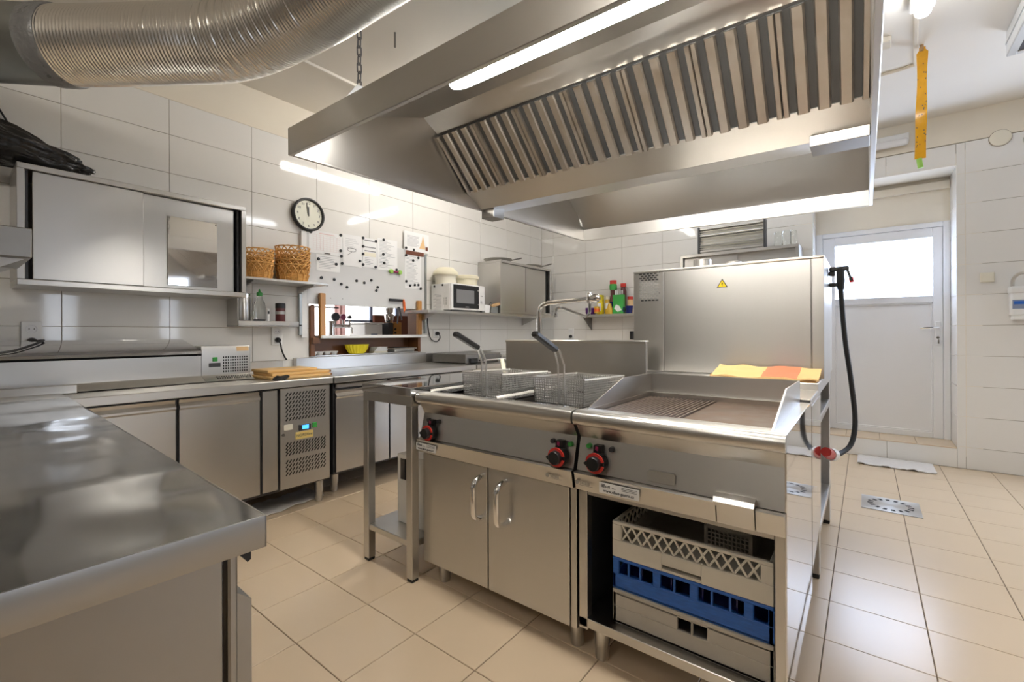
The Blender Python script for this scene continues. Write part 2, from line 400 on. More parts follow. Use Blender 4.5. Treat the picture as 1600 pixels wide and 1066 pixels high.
# other walls, ceiling
wr = MB()
around(wr, (-3.3, 5.9, 0, ZC), (1.15, 3.20, 0.9, 2.3), lambda m, r: m.box(r[0], r[1], -4.32, -4.2, r[2], r[3]))
wr = wr.box(1.65, 2.80, -4.32, -4.2, 0.9, 2.3).build('wall_right', 'roompaint', smooth=False, kind='structure')
for wn, (wx0, wx1) in enumerate(((1.15, 1.65), (2.80, 3.20))):
    win = MB().box(wx0, wx1, -4.26, -4.21, 0.9, 0.95).box(wx0, wx1, -4.26, -4.21, 2.25, 2.3).box(wx0, wx0+0.05, -4.26, -4.21, 0.95, 2.25).box(wx1-0.05, wx1, -4.26, -4.21, 0.95, 2.25).build('window_%d' % (wn+3), 'pvc', kind='structure')
    MB().box(wx0+0.05, wx1-0.05, -4.245, -4.235, 0.95, 2.25).build('window_pane', 'winpane', win)
wf = MB().box(-3.42, -3.2, -4.3, 3.75, 0, ZC).build('wall_front', 'roompaint', smooth=False, kind='structure')
w5 = MB().box(XB-0.012, XB+0.002, -2.45, -1.35, 0.85, 0.90).box(XB-0.012, XB+0.002, -2.45, -1.35, 2.2, 2.25).box(XB-0.012, XB+0.002, -2.45, -2.40, 0.9, 2.2).box(XB-0.012, XB+0.002, -1.40, -1.35, 0.9, 2.2).build('window_5', 'pvc', kind='structure')  # added window out of view, throws cool light on the right floor
MB().box(XB-0.006, XB-0.001, -2.40, -1.40, 0.9, 2.2).build('window_pane', 'fillpane', w5)
ce = MB().box(-3.42, 5.9, -4.32, 3.75, ZC, ZC+0.1).build('ceiling', 'ceil', smooth=False, kind='structure')
MB().tube([(3.45, -0.232, ZC-0.009), (4.09, -0.272, ZC-0.009)], 0.012, 6).build('cable_conduit', 'plaster', ce)
MB().tube([(4.09, -0.272, ZC-0.009), (4.105, -0.2, ZC-0.009), (4.12, 0.6, ZC-0.009)], 0.012, 6).build('cable_conduit', 'plaster', ce)
MB().box(3.6, 3.7, -0.13, 0.02, ZC-0.035, ZC, 0.005).build('junction_box', 'plaster', ce)
MB().box(1.2, 4.6, 2.9, 2.925, ZC-0.02, ZC, 0.003).build('ceiling_cable_cover', 'ceil', ce)
MB().cyl((1.714, 2.224, ZC-0.09), (1.714, 2.224, ZC), 0.006, n=6).build('ceiling_hook', 'steel_dark', ce)

# door
d1 = thing('door_1', None, None, (RX, -0.1, 0.165), kind='structure')
yo0, yo1, zb, zt = -0.592, 0.396, 0.166, 2.115
fr = MB()
fr.box(RX-0.03, RX+0.05, yo0, yo0+0.045, zb, zt, 0.004).box(RX-0.03, RX+0.05, yo1-0.055, yo1, zb, zt, 0.004).box(RX-0.03, RX+0.05, yo0+0.045, yo1-0.055, zt-0.045, zt, 0.004)
fr.build('door_frame', 'pvc', d1)
ly0, ly1 = -0.545, 0.338
lf = MB()
gy0, gy1 = -0.478, 0.24
for (a, b, c, d) in ((ly0, gy0, zb, zt-0.047), (gy1, ly1, zb, zt-0.047), (gy0, gy1, 1.982, zt-0.047), (gy0, gy1, 1.392, 1.455), (gy0, gy1, zb, 0.215)):
    lf.box(RX-0.018, RX+0.045, a, b, c, d, 0.003)
lf.build('door_leaf', 'pvc', d1)
MB().box(RX+0.005, RX+0.03, gy0, gy1, 0.215, 1.392).build('door_panel', 'pvc', d1)
for a, b, c, d in ((gy0, gy0+0.012, 0.215, 1.392), (gy1-0.012, gy1, 0.215, 1.392), (gy0, gy1, 0.215, 0.227), (gy0, gy1, 1.38, 1.392)):
    MB().box(RX-0.012, RX+0.02, a, b, c, d, 0.003).build('panel_bead', 'pvc', d1)
MB().box(RX+0.012, RX+0.022, gy0, gy1, 1.455, 1.982).build('door_pane', 'pane', d1, smooth=False)
hd = MB().box(RX-0.028, RX-0.018, -0.528, -0.492, 1.00, 1.22, 0.004).build('handle_plate', 'pvc', d1)
MB().tube([(RX-0.028, -0.51, 1.165), (RX-0.06, -0.51, 1.165), (RX-0.065, -0.49, 1.165), (RX-0.065, -0.39, 1.16)], 0.009, 8).build('door_handle', 'chrome', d1)
ky = MB().cyl((RX-0.03, -0.51, 1.075), (RX-0.018, -0.51, 1.075), 0.011).build('door_lock', 'chrome', d1)
MB().box(RX-0.07, RX-0.03, -0.512, -0.508, 1.062, 1.085).box(RX-0.072, RX-0.058, -0.516, -0.504, 1.02, 1.06, 0.002).build('key', 'chrome', d1)
for z in (0.45, 1.75): MB().cyl((RX-0.03, 0.345, z), (RX-0.03, 0.345, z+0.09), 0.012, n=10).build('hinge', 'pvc', d1)
# ------------------------------------------------------------------ ceiling lamps
def tube_lamp(label, x0, x1, y0, y1, mat='tube'):
    c = ((x0+x1)/2, (y0+y1)/2, ZC)
    t = thing('ceiling_lamp', label, 'lamp', c)
    MB().box(x0, x1, y0, y1, ZC-0.045, ZC-0.002, 0.006).build('lamp_housing', 'white', t)
    if abs(x1-x0) > abs(y1-y0): MB().tube([(x0+0.02, c[1], ZC-0.075), (x0+0.05, c[1], ZC-0.075), (x1-0.05, c[1], ZC-0.075), (x1-0.02, c[1], ZC-0.075)], [0.02, 0.036, 0.036, 0.02], 12).build('lit_tube', mat, t)
    else: MB().tube([(c[0], y0+0.02, ZC-0.075), (c[0], y0+0.05, ZC-0.075), (c[0], y1-0.05, ZC-0.075), (c[0], y1-0.02, ZC-0.075)], [0.02, 0.036, 0.036, 0.02], 12).build('lit_tube', mat, t)
    return t
tube_lamp('lit fluorescent ceiling lamp above the right hand aisle beside the hood', 2.05, 3.36, -0.305, -0.195, 'tube_dim')
tube_lamp('lit fluorescent ceiling lamp above the aisle in front of the refrigerated counter', 2.18, 3.39, 2.345, 2.455)
tube_lamp('lit fluorescent ceiling lamp behind the hood near the back wall', 3.94, 4.05, 0.75, 1.95, 'tube_dim')
tube_lamp('added fluorescent ceiling lamp out of view behind the camera', -1.9, -0.7, 0.85, 0.96)  # added lamp behind the camera, evens the brightness and lights the fryer front
# ------------------------------------------------------------------ extraction hood
HX, HY, HZ = 0.90, 1.87, 1.863
hood = thing('extraction_hood', 'large stainless steel canopy extraction hood hanging over the fryer island', 'hood', (HX, HY, HZ), (math.atan(0.0196), -math.atan(0.015), 0))
def hb(): return MB()
LU, LV, SK = 2.47, 1.905, 0.112
def sk(m, a): return m
m = hb()
m.box(0, 0.018, -LV, 0, 0, SK, 0.002).build('skirt_panel', 'steel_h', hood, local=True)
hb().box(LU-0.018, LU, -LV, 0, 0, SK, 0.002).build('skirt_panel', 'steel_rear', hood, local=True)
hb().box(0.018, LU-0.018, -0.018, 0, 0, SK, 0.002).build('skirt_panel', 'steel_h', hood, local=True)
hb().box(0.018, LU-0.018, -LV, -LV+0.018, 0, SK, 0.002).build('skirt_panel', 'steel_h', hood, local=True)
# inner linings (thin sheets), section in (u,w)
def sect(name, pts, v0=-LV+0.02, v1=-0.02, th=0.004, mat='steel_h', label=None):
    mm = hb(); 
    for (a, b) in zip(pts, pts[1:]):
        d = Vector((b[0]-a[0], b[1]-a[1])).normalized(); n = Vector((-d.y, d.x))*th
        mm.prism([a, b, (b[0]+n.x, b[1]+n.y), (a[0]+n.x, a[1]+n.y)], 'y', v0, v1)
    return mm.build(name, mat, hood, smooth=False, label=label, local=True)
sect('light_panel', [(0.018, 0.105), (0.13, 0.205), (0.69, 0.385)], mat='steel_h')
sect('fascia', [(0.692, 0.387), (0.79, 0.336)], mat='steel')
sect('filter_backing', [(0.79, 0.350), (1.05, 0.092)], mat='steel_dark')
sect('grease_gutter', [(1.035, 0.079), (1.165, 0.004), (1.39, 0.034), (1.41, 0.06)], mat='steel')
sect('rear_filter_slope', [(1.41, 0.05), (1.72, 0.36)], mat='steel_soft')
sect('rear_top', [(1.72, 0.362), (2.06, 0.362)], mat='steel_soft')
sect('rear_slope_panel', [(2.06, 0.365), (LU-0.018, 0.09)], mat='steel_slope_dim')
hb().box(0.68, 2.07, -LV+0.03, -0.03, 0.392, 0.405).build('canopy_top', 'galv', hood, smooth=False, local=True)
for v0, v1 in ((-0.019, -0.040), (-LV+0.019, -LV+0.03)):
    hb().quad((0.018, v0, 0.01), (LU-0.018, v0, 0.01), (LU-0.3, v1, 0.40), (0.3, v1, 0.40), 0.004 if v0 > -1 else -0.004).build('end_panel', 'steel_h', hood, smooth=False, local=True)
hb().box(1.19, 1.29, -0.10, -0.001, -0.045, 0.02, 0.002).build('drain_box', 'steel_dim', hood, local=True)
hb().box(1.14, 1.27, -LV+0.02, -LV+0.20, -0.02, 0.03, 0.002).build('drain_box', 'steel_dim', hood, local=True)
# tube light on sloped panel
dl = Vector((0.56, 0, 0.18)).normalized(); nl = Vector((dl.z, 0, -dl.x))
def lp(t, v, off): 
    p = Vector((0.13, 0, 0.205)) + dl*(t-0.38+0.2416) + nl*off; return (p.x, v, p.z)
lh = hb(); lh.bar(lp(0.38, -0.60, 0.012), lp(0.38, -1.86, 0.012), 0.15, 0.024, up=nl, b=0.004); lh.build('lamp_tray', 'steel_soft', hood, local=True)
def rr(w, n=6): 
    return [math.sin(PI/2*i/n) for i in range(n+1)]
dm = hb(); 
L0, L1, hw = -0.585, -1.80, 0.052
pts = []
outline = [( -hw*math.cos(a), L0-hw*0.6+hw*0.6*math.sin(a)) for a in [i*PI/10 for i in range(11)]]
outline = [(-hw, L1)] + [(-hw*math.cos(a), L0-0.03+0.03*math.sin(a)) for a in [i*PI/10 for i in range(11)]] + [(hw, L1)]
bmv = dm.bm
for off, sc in ((0.024, 1.0),):
    A = [bmv.verts.new(lp(0.38+x, v, 0.024)) for x, v in outline]; B = [bmv.verts.new(lp(0.38+x*0.8, v-0.004 if v > -1 else v, 0.046)) for x, v in outline]
    bmv.faces.new(A); bmv.faces.new(B[::-1]); n = len(A)
    for k in range(n): bmv.faces.new((A[k], B[k], B[(k+1) % n], A[(k+1) % n]))
dm.build('lit_diffuser', 'hoodtube', hood, local=True)
hb().tube([(1.62, -0.5, 0.20), (1.62, -1.7, 0.20)], 0.02, 10).build('rear_tube', 'tube', hood, local=True)
# baffle filters
p0, p1 = Vector((0.792, 0, 0.331)), Vector((1.048, 0, 0.076)); ds = (p1-p0).normalized(); ns = Vector((ds.z, 0, -ds.x))
if ns.z > 0: ns = -ns
Ls = (p1-p0).length
def fp_(t, v, off):
    q = p0+ds*t+ns*off; return Vector((q.x, v, q.z))
pitch = 0.2665
base_f = None
for k in range(7):
    va = -0.034-k*pitch
    wdt = min(pitch-0.001, va-(-LV+0.022))
    if wdt < 0.05: continue
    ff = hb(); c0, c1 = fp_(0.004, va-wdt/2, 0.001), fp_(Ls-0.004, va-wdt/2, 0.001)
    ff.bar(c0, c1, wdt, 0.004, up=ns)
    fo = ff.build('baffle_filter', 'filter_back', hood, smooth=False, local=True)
    nb = max(2, round(wdt/0.066))
    for j in range(nb+1):
        vc = va-wdt*j/nb; hw_ = 0.0195
        if j == 0: vc -= 0.0105; hw_ = 0.0100
        if j == nb: vc += 0.0105; hw_ = 0.0100
        b = hb()
        A = []
        for t in (0.006, Ls-0.006):
            A.append([b.bm.verts.new(fp_(t, vc+q, o_)) for q, o_ in ((-hw_, 0.003), (-hw_, 0.012), (-hw_*0.72, 0.020), (hw_*0.72, 0.020), (hw_, 0.012), (hw_, 0.003))])
        for q in range(6): b.bm.faces.new((A[0][q], A[0][(q+1) % 6], A[1][(q+1) % 6], A[1][q]))
        b.bm.faces.new(A[0][::-1]); b.bm.faces.new(A[1])
        b.build('baffle', 'baffle', fo, smooth=False, local=True)
# chain
ch = thing('hanging_chain', 'steel link chain holding up the left edge of the hood', 'chain', (1.23, 1.862, 1.985))
z = 1.99; k = 0
while z < ZC-0.02:
    pts = []
    for i in range(12):
        a = 2*PI*i/12; r_, h_ = 0.011*math.cos(a), (0.013*math.sin(a) + (0.012 if math.sin(a) > 0 else -0.012))
        pts.append((1.23+(r_ if k % 2 else 0), 1.862+(0 if k % 2 else r_), z+0.02+h_))
    MB().tube(pts, 0.0032, 5, closed=True).build('chain_link', 'mid', ch); z += 0.040; k += 1
# duct
def smooth_path(P, n=10):
    P = [Vector(p) for p in P]; out = []
    for i in range(len(P)-1):
        a, b, c, d = P[max(i-1, 0)], P[i], P[i+1], P[min(i+2, len(P)-1)]
        for j in range(n):
            t = j/n; out.append(0.5*((2*b)+(c-a)*t+(2*a-5*b+4*c-d)*t*t+(3*b-a-3*c+d)*t**3))
    out.append(P[-1]); return out
DP = [(-0.12, 3.16, 2.355), (0.05, 2.98, 2.348), (0.318, 2.666, 2.334), (0.585, 2.32, 2.338), (0.774, 2.06, 2.352), (0.90, 1.76, 2.41), (0.985, 1.376, 2.47), (1.06, 1.0, 2.51), (1.25, 0.62, 2.54), (1.6, 0.2, 2.58), (1.95, -0.15, 2.70), (2.1, -0.3, 2.92)]
sp = smooth_path(DP, 8)
# arc length resample
def resample(sp, step):
    out = [sp[0]]; acc = 0
    for a, b in zip(sp, sp[1:]):
        L = (b-a).length; 
        while acc+L >= step:
            t = (step-acc)/L; a = a+(b-a)*t; out.append(a); L = (b-a).length; acc = 0
        acc += L
    return out
fine = resample(sp, 0.0045)
duct = thing('extraction_duct', 'large ribbed aluminium ventilation duct under the ceiling in the top left', 'duct', tuple(DP[3]))
i0 = next(i for i, p in enumerate(fine) if p.x > 0.335)
rad = [0.147 + (0.0024 if i % 3 == 0 else -0.0014) for i in range(len(fine))]
MB().tube(fine[i0:], rad[i0:], 40).build('ribbed_hose', 'alu', duct)
cl = fine[:i0+2]
MB().tube([cl[0], cl[-1]], 0.150, 40).build('galvanised_collar', 'galv', duct, label='grey galvanised collar pipe')
q0, q1 = fine[i0-13], fine[i0+6]
MB().tube([q0+(q1-q0)*t for t in (0, .15, .3, .45, .6, .75, .9, 1)], [0.152, 0.155, 0.153, 0.156, 0.154, 0.157, 0.155, 0.152], 40).build('tape_wrap', 'tape', duct)
# ------------------------------------------------------------------ fryer / griddle island
FASC = [(1.362, 0.815), (1.392, 0.766), (1.364, 0.657), (1.50, 0.657), (1.50, 0.815)]
LIP = [(1.343, 0.652), (1.347, 0.645), (1.356, 0.598), (1.36, 0.592), (1.50, 0.592), (1.50, 0.655), (1.352, 0.655)]
RIM = [(1.40, 0.862), (1.365, 0.862), (1.350, 0.859), (1.341, 0.851), (1.338, 0.840), (1.339, 0.828), (1.343, 0.818), (1.348, 0.814), (1.40, 0.814)]
def knob(root, y, z):
    """dial facing -X on the control panel"""
    x = 1.372
    kb = MB(); kb.lathe([(0.034, 0.0), (0.034, -0.026), (0.032, -0.030)], (x, y, z), 24, 'x'); 
    kb.prism([(y-0.016, z+0.025), (y+0.016, z+0.025), (y+0.013, z+0.055), (y-0.013, z+0.055)], 'x', x-0.012, x+0.012)
    k0 = kb.build('knob_skirt', 'black', root)
    rg = MB(); 
    A = 28
    r0, r1 = 0.0235, 0.034
    for i in range(A):
        a0, a1 = 2*PI*i/A, 2*PI*(i+1)/A
        if 0.44*A < i < 0.52*A: continue
        rg.prism([(y+r0*math.cos(a0), z+r0*math.sin(a0)), (y+r1*math.cos(a0), z+r1*math.sin(a0)), (y+r1*math.cos(a1), z+r1*math.sin(a1)), (y+r0*math.cos(a1), z+r0*math.sin(a1))], 'x', x-0.033, x-0.029)
    rg.build('dial_ring', 'red', k0)
    gp = MB(); gp.lathe([(0.0245, -0.03), (0.0235, -0.047), (0.021, -0.05)], (x, y, z), 20, 'x')
    gp.prism([(y+0.018, z-0.012), (y+0.034, z), (y+0.018, z+0.012)], 'x', x-0.048, x-0.030)
    gp.build('knob_grip', 'black', k0)
    MB().prism([(y-0.002, z+0.036), (y+0.008, z+0.040), (y+0.006, z+0.052), (y-0.004, z+0.050)], 'x', x-0.0135, x-0.012).build('dial_pointer', 'pinkglass', k0)
def lamp_dot(root, y, z, mat='dark'):
    MB().cyl((1.372, y, z), (1.388, y, z), 0.0085, n=12).build('indicator_lamp', mat, root)
def sticker(root, y, z, w=0.128, h=0.032):
    s = MB().box(1.3425, 1.3445, y-w/2, y+w/2, z-h/2, z+h/2).build('supplier_sticker', 'paper', root, smooth=False, label='white supplier sticker with dark lettering')
    n = (0, -1, 0)
    t = MB(); t.text('Elkus', 0.0145, (1.3422, y+w/2-0.024, z+0.0075), n, (0, 0, 1), bold=True); t.text('s.r.o.', 0.007, (1.3422, y+w/2-0.052, z+0.005), n, (0, 0, 1))
    t.text('www.elkus-gastro.cz', 0.0125, (1.3422, y, z-0.008), n, (0, 0, 1), bold=True)
    for i in range(3): t.box(1.3419, 1.3423, y-w/2+0.006, y-w/2+0.058, z+0.0118-i*0.0045, z+0.0130-i*0.0045)
    t.build('sticker_lettering', 'printd', s, smooth=False)
def logo(root, y, z):
    t = MB(); t.lathe([(0.0075, 0), (0.0075, -0.0006)], (1.3455, y+0.03, z), 16, 'x')
    for i in range(6): t.box(1.3445, 1.3456, y-0.018+i*0.0062, y-0.014+i*0.0062, z-0.005, z+0.004)
    t.box(1.3445, 1.3456, y-0.03, y+0.02, z-0.0085, z-0.0075)
    t.build('embossed_logo', 'badge', root)
def foot(root, x, y, h=0.10, r=0.026):
    MB().lathe([(r*0.86, 0), (r*0.95, 0.008), (r*0.95, 0.045), (r, 0.047), (r, h)], (x, y, 0), 18).build('foot', 'steel_soft', root)
def handle_d(root, y, z0, z1, x=1.379, out=0.052):
    pts = arc((x, y, z1-0.03), 0.03, PI/2, PI, 6) ; 
    path = [(x, y, z1)] + [(x-out*(1-math.cos(t*PI/2))*1.0 if False else x-out*math.sin(t*PI/2), y, z1-0.035*(1-math.cos(t*PI/2))) for t in [i/6 for i in range(1, 7)]]
    path += [(x-out*math.sin(t*PI/2), y, z0+0.035*(1-math.cos(t*PI/2))) for t in [i/6 for i in range(6, 0, -1)]] + [(x, y, z0)]
    return MB().tube(path, 0.0115, 12).build('door_handle', 'chrome', root)
FY0, FY1 = 0.795, 1.605
fry = thing('deep_fryer', 'stainless steel twin tank deep fryer cabinet with two doors, left of the griddle', 'fryer', (1.40, 1.2, 0))
MB().prism(FASC, 'y', FY0+0.004, FY1-0.004).build('control_panel', 'steel', fry, smooth=False)
MB().prism(LIP, 'y', FY0+0.002, FY1-0.002).build('panel_lip', 'steel', fry)
MB().prism(RIM, 'y', FY0, FY1).build('front_rim', 'steel', fry)
wells = ((1.245, 1.545), (0.845, 1.145)); WX0, WX1 = 1.425, 1.90
dk = MB().box(1.40, WX0, FY0, FY1, 0.84, 0.862).box(WX1, 2.03, FY0, FY1, 0.84, 0.862)
for a, b in ((FY0, 0.845), (1.145, 1.245), (1.545, FY1)): dk.box(WX0, WX1, a, b, 0.84, 0.862)
dk.build('top_deck', 'steel_mirror', fry, smooth=False)
for a, b in wells:
    w = MB().box(WX0, WX1, a, b, 0.66, 0.67).box(WX0-0.004, WX0, a, b, 0.66, 0.85).box(WX1, WX1+0.004, a, b, 0.66, 0.85).box(WX0, WX1, a-0.004, a, 0.66, 0.85).box(WX0, WX1, b, b+0.004, 0.66, 0.85)
    MB().prism([(b-0.002, 0.817), (b+0.055, 0.868), (b+0.055, 0.84), (b-0.002, 0.80)], 'x', WX0, WX1+0.05).build('drain_slope', 'steel_h', fry, smooth=False)
    wo = w.build('oil_tank', 'steel_dark', fry, smooth=False)
    MB().box(WX0, WX1, a, b, 0.78, 0.785).build('oil_surface', 'oil', wo, smooth=False)
    MB().box(1.915, 2.01, (a+b)/2-0.09, (a+b)/2+0.09, 0.862, 0.925, 0.006).build('element_head', 'steel_soft', fry)
MB().box(2.01, 2.03, FY0, FY1, 0.862, 0.90, 0.003).build('rear_upstand', 'steel', fry)
MB().box(1.405, 2.03, FY0+0.004, FY1-0.004, 0.095, 0.592, 0.002).box(1.50, 2.03, FY0+0.004, FY1-0.004, 0.592, 0.655).build('cabinet_body', 'steel_soft', fry, smooth=False)
for (a, b, hy, hl) in ((1.210, 1.597, 1.237, 'l'), (0.826, 1.204, 1.163, 'r')):
    dd = MB().box(1.378, 1.403, a, b, 0.092, 0.584, 0.003).build('cabinet_door', 'steel_soft', fry)
    handle_d(dd, hy if hl == 'l' else 1.117, 0.375, 0.545)
MB().box(1.38, 1.405, 0.797, 0.821, 0.092, 0.59, 0.002).build('side_stile', 'steel', fry)
for x in (1.44, 1.97):
    for y in (0.83, 1.52): foot(fry, x, y)
knob(fry, 1.527, 0.688); knob(fry, 0.855, 0.692)
for y, z in ((1.558, 0.738), (1.493, 0.738), (0.892, 0.738), (0.818, 0.737)): lamp_dot(fry, y, z, 'green' if y < 0.85 else 'dark')
sticker(fry, 1.538, 0.622); logo(fry, 0.865, 0.622)
# griddle
GY0, GY1 = 0.163, 0.788
gr = thing('griddle_cabinet', 'stainless steel griddle with half ribbed plate on an open shelf cabinet', 'griddle', (1.40, 0.47, 0))
MB().prism(FASC, 'y', GY0+0.003, GY1-0.003).build('control_panel', 'steel', gr, smooth=False)
MB().prism(LIP, 'y', GY0+0.002, 0.233).prism(LIP, 'y', 0.334, GY1-0.002).build('panel_lip', 'steel', gr)
MB().prism(RIM, 'y', GY0, GY1).build('front_rim', 'steel', gr)
MB().box(1.40, 2.02, GY0+0.003, 0.205, 0.80, 0.861).box(1.40, 1.43, 0.205, 0.765, 0.80, 0.861).box(1.40, 2.02, 0.765, GY1-0.003, 0.80, 0.861).box(1.985, 2.02, 0.205, 0.765, 0.80, 0.861).build('top_deck', 'steel_h', gr, smooth=False)
MB().box(1.43, 1.985, 0.205, 0.48, 0.80, 0.842).build('smooth_plate', 'grillplate', gr, smooth=False)
MB().box(1.43, 1.985, 0.48, 0.765, 0.80, 0.838).build('ribbed_plate', 'blackmatt', gr, smooth=False)
rp = MB()
for i in range(17): 
    a = 0.486+i*0.0165; rp.prism([(a, 0.836), (a+0.0075, 0.836), (a+0.0055, 0.846), (a+0.002, 0.846)], 'x', 1.44, 1.975)
rp.build('plate_ribs', 'ribplate', gr, smooth=False, kind='stuff')
SG = [(1.405, 0.861), (1.705, 0.948), (2.012, 0.944), (2.012, 0.861)]
MB().prism(SG, 'y', 0.766, 0.771).build('splash_guard', 'steel', gr, smooth=False)
MB().prism([(1.385, 0.861), (1.66, 0.948), (2.012, 0.944), (2.012, 0.861)], 'y', 0.196, 0.201).build('splash_guard', 'steel_h', gr, smooth=False)
MB().box(2.008, 2.013, 0.196, 0.771, 0.86, 0.944).build('splash_guard', 'steel', gr, smooth=False)
knob(gr, 0.705, 0.697)
lamp_dot(gr, 0.745, 0.742, 'green'); lamp_dot(gr, 0.662, 0.742)
MB().prism([(0.455, 0.668), (0.530, 0.668), (0.535, 0.673), (0.535, 0.698), (0.530, 0.703), (0.455, 0.703), (0.450, 0.698), (0.450, 0.673)], 'x', 1.363, 1.372).build('rating_plate', 'badge', gr)
sticker(gr, 0.622, 0.622, 0.136, 0.034); logo(gr, 0.745, 0.622)
tr = MB().prism(LIP, 'y', 0.236, 0.331).build('grease_tray', 'steel', gr)
MB().prism([(1.35, 0.682), (1.325, 0.676), (1.318, 0.664), (1.322, 0.652), (1.326, 0.656), (1.325, 0.666), (1.335, 0.672), (1.36, 0.676)], 'y', 0.232, 0.333).build('tray_handle', 'steel', tr)
MB().prism([(1.36, 0.125), (2.05, 0.145), (2.05, 0.86), (1.36, 0.86)], 'y', 0.1625, 0.1665).build('side_panel', 'steel_mirror', gr, smooth=False, label='mirror-like right side panel')
MB().box(1.375, 1.41, 0.167, 0.193, 0.125, 0.592, 0.002).box(1.375, 1.41, 0.753, 0.785, 0.11, 0.592, 0.002).box(1.38, 1.41, 0.193, 0.753, 0.572, 0.592, 0.002).build('front_frame', 'steel', gr)
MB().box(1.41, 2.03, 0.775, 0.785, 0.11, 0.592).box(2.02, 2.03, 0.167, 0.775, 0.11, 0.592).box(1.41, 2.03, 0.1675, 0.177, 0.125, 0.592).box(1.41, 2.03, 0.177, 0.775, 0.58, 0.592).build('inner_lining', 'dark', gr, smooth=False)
MB().box(1.375, 2.02, 0.168, 0.785, 0.118, 0.15, 0.002).build('bottom_shelf', 'steel_soft', gr)
for y in (0.22, 0.725):
    for x in (1.43, 1.97): foot(gr, x, y, 0.118)
# racks in the griddle cabinet
def rack_shell(mm, x0, x1, y0, y1, z0, z1, t=0.012):
    mm.box(x0, x1, y0, y1, z0, z0+0.008); mm.box(x0, x0+t, y0, y1, z0, z1, 0.003); mm.box(x1-t, x1, y0, y1, z0, z1, 0.003); mm.box(x0, x1, y0, y0+t, z0, z1, 0.003); mm.box(x0, x1, y1-t, y1, z0, z1, 0.003)
RX0, RX1, RY0, RY1 = 1.415, 1.90, 0.20, 0.677
t = thing('dish_rack', 'grey closed plastic dish rack at the bottom of the stack in the griddle cabinet', 'crate', (1.65, 0.44, 0.15))
mm = MB(); mm.box(RX0, RX1, RY0, RY1, 0.152, 0.16)
for (a, b, c, d) in ((RY0, RY1, 0.152, 0.208), (RY0, 0.375, 0.208, 0.252), (0.462, RY1, 0.208, 0.252), (RY0, RY1, 0.246, 0.262)): mm.box(RX0, RX0+0.01, a, b, c, d, 0.0015)
mm.box(RX0-0.004, RX0+0.01, RY0, RY1, 0.254, 0.266, 0.002)
mm.box(RX1-0.01, RX1, RY0, RY1, 0.152, 0.262).box(RX0, RX1, RY0, RY0+0.01, 0.152, 0.262).box(RX0, RX1, RY1-0.01, RY1, 0.152, 0.262).box(RX0, RX0+0.01, 0.416, 0.421, 0.205, 0.25)
mm.build('rack_body', 'greyplastic', t)
t = thing('dish_rack', 'blue plastic dish rack with square openings between the grey and the white rack', 'crate', (1.65, 0.44, 0.268))
mm = MB(); z0, z1 = 0.268, 0.372
mm.box(RX0, RX0+0.012, RY0, RY1, z0, 0.318, 0.003).box(RX0-0.002, RX0+0.012, RY0, RY1, 0.362, z1, 0.002)
for a, b in ((RY0, 0.214), (0.25, 0.275), (0.40, 0.425), (0.515, 0.54), (0.655, RY1)): mm.box(RX0, RX0+0.012, a, b, 0.315, 0.365, 0.002)
for a in (0.312, 0.362, 0.472, 0.582, 0.622): mm.box(RX0+0.003, RX0+0.009, a-0.003, a+0.003, 0.315, 0.365)
mm.box(RX0, RX1, RY0, RY1, z0, z0+0.006).box(RX1-0.012, RX1, RY0, RY1, z0, z1).box(RX0, RX1, RY0, RY0+0.012, z0, z1).box(RX0, RX1, RY1-0.012, RY1, z0, 0.318, 0.003).box(RX0, RX1, RY1-0.012, RY1, 0.362, z1, 0.002)
mm.build('rack_body', 'blue', t)
dv = MB()
for i in range(1, 5): dv.box(RX0+0.02, RX1-0.02, RY0+i*0.095, RY0+i*0.095+0.004, z0+0.006, 0.355)
for i in range(1, 5): dv.box(RX0+i*0.097, RX0+i*0.097+0.004, RY0+0.012, RY1-0.012, z0+0.006, 0.355)
dv.build('dividers', 'navy', t)
t = thing('dish_rack', 'off-white dish rack with diamond lattice band on top of the blue rack', 'crate', (1.65, 0.44, 0.374))
mm = MB(); z0, z1 = 0.374, 0.494
mm.box(RX0, RX1, RY0, RY1, z0, z0+0.008)
for (a, b, c, d) in ((RY0, 0.39, z0, 0.432), (0.51, RY1, z0, 0.432), (0.39, 0.51, 0.395, 0.432), (RY0, RY1, 0.484, z1), (RY0, 0.232, 0.432, 0.484), (0.645, RY1, 0.432, 0.484)): mm.box(RX0-0.003, RX0+0.012, a, b, c, d, 0.002)
mm.box(RX1-0.012, RX1, RY0, RY1, z0, z1).box(RX0, RX1, RY0, RY0+0.012, z0, z1, 0.003)
for (c, d) in ((z0, 0.432), (0.484, z1)): mm.box(RX0, RX1, RY1-0.012, RY1, c, d, 0.002)
mm.build('rack_body', 'whitecrate', t)
lt = MB(); nd = 12; wq = (0.645-0.232)/nd
for i in range(nd):
    a = 0.232+i*wq
    lt.bar((RX0+0.004, a, 0.432), (RX0+0.004, a+wq, 0.484), 0.006, 0.004, up=(1, 0, 0)); lt.bar((RX0+0.006, a+wq, 0.432), (RX0+0.006, a, 0.484), 0.006, 0.004, up=(1, 0, 0))
for i in range(12):
    a = RX0+0.03+i*0.037
    lt.bar((a, RY1-0.006, 0.432), (a+0.037, RY1-0.006, 0.484), 0.006, 0.004, up=(0, 1, 0)); lt.bar((a+0.037, RY1-0.004, 0.432), (a, RY1-0.004, 0.484), 0.006, 0.004, up=(0, 1, 0))
lt.build('lattice_band', 'whitecrate', t, smooth=False, kind='stuff')
t = thing('cutlery_basket', 'pale perforated cutlery basket standing in the white lattice rack', 'basket', (1.72, 0.37, 0.383))
gm = MB(); x = 1.64
for i in range(11): gm.box(x, x+0.003, 0.30+i*0.013, 0.304+i*0.013, 0.383, 0.555)
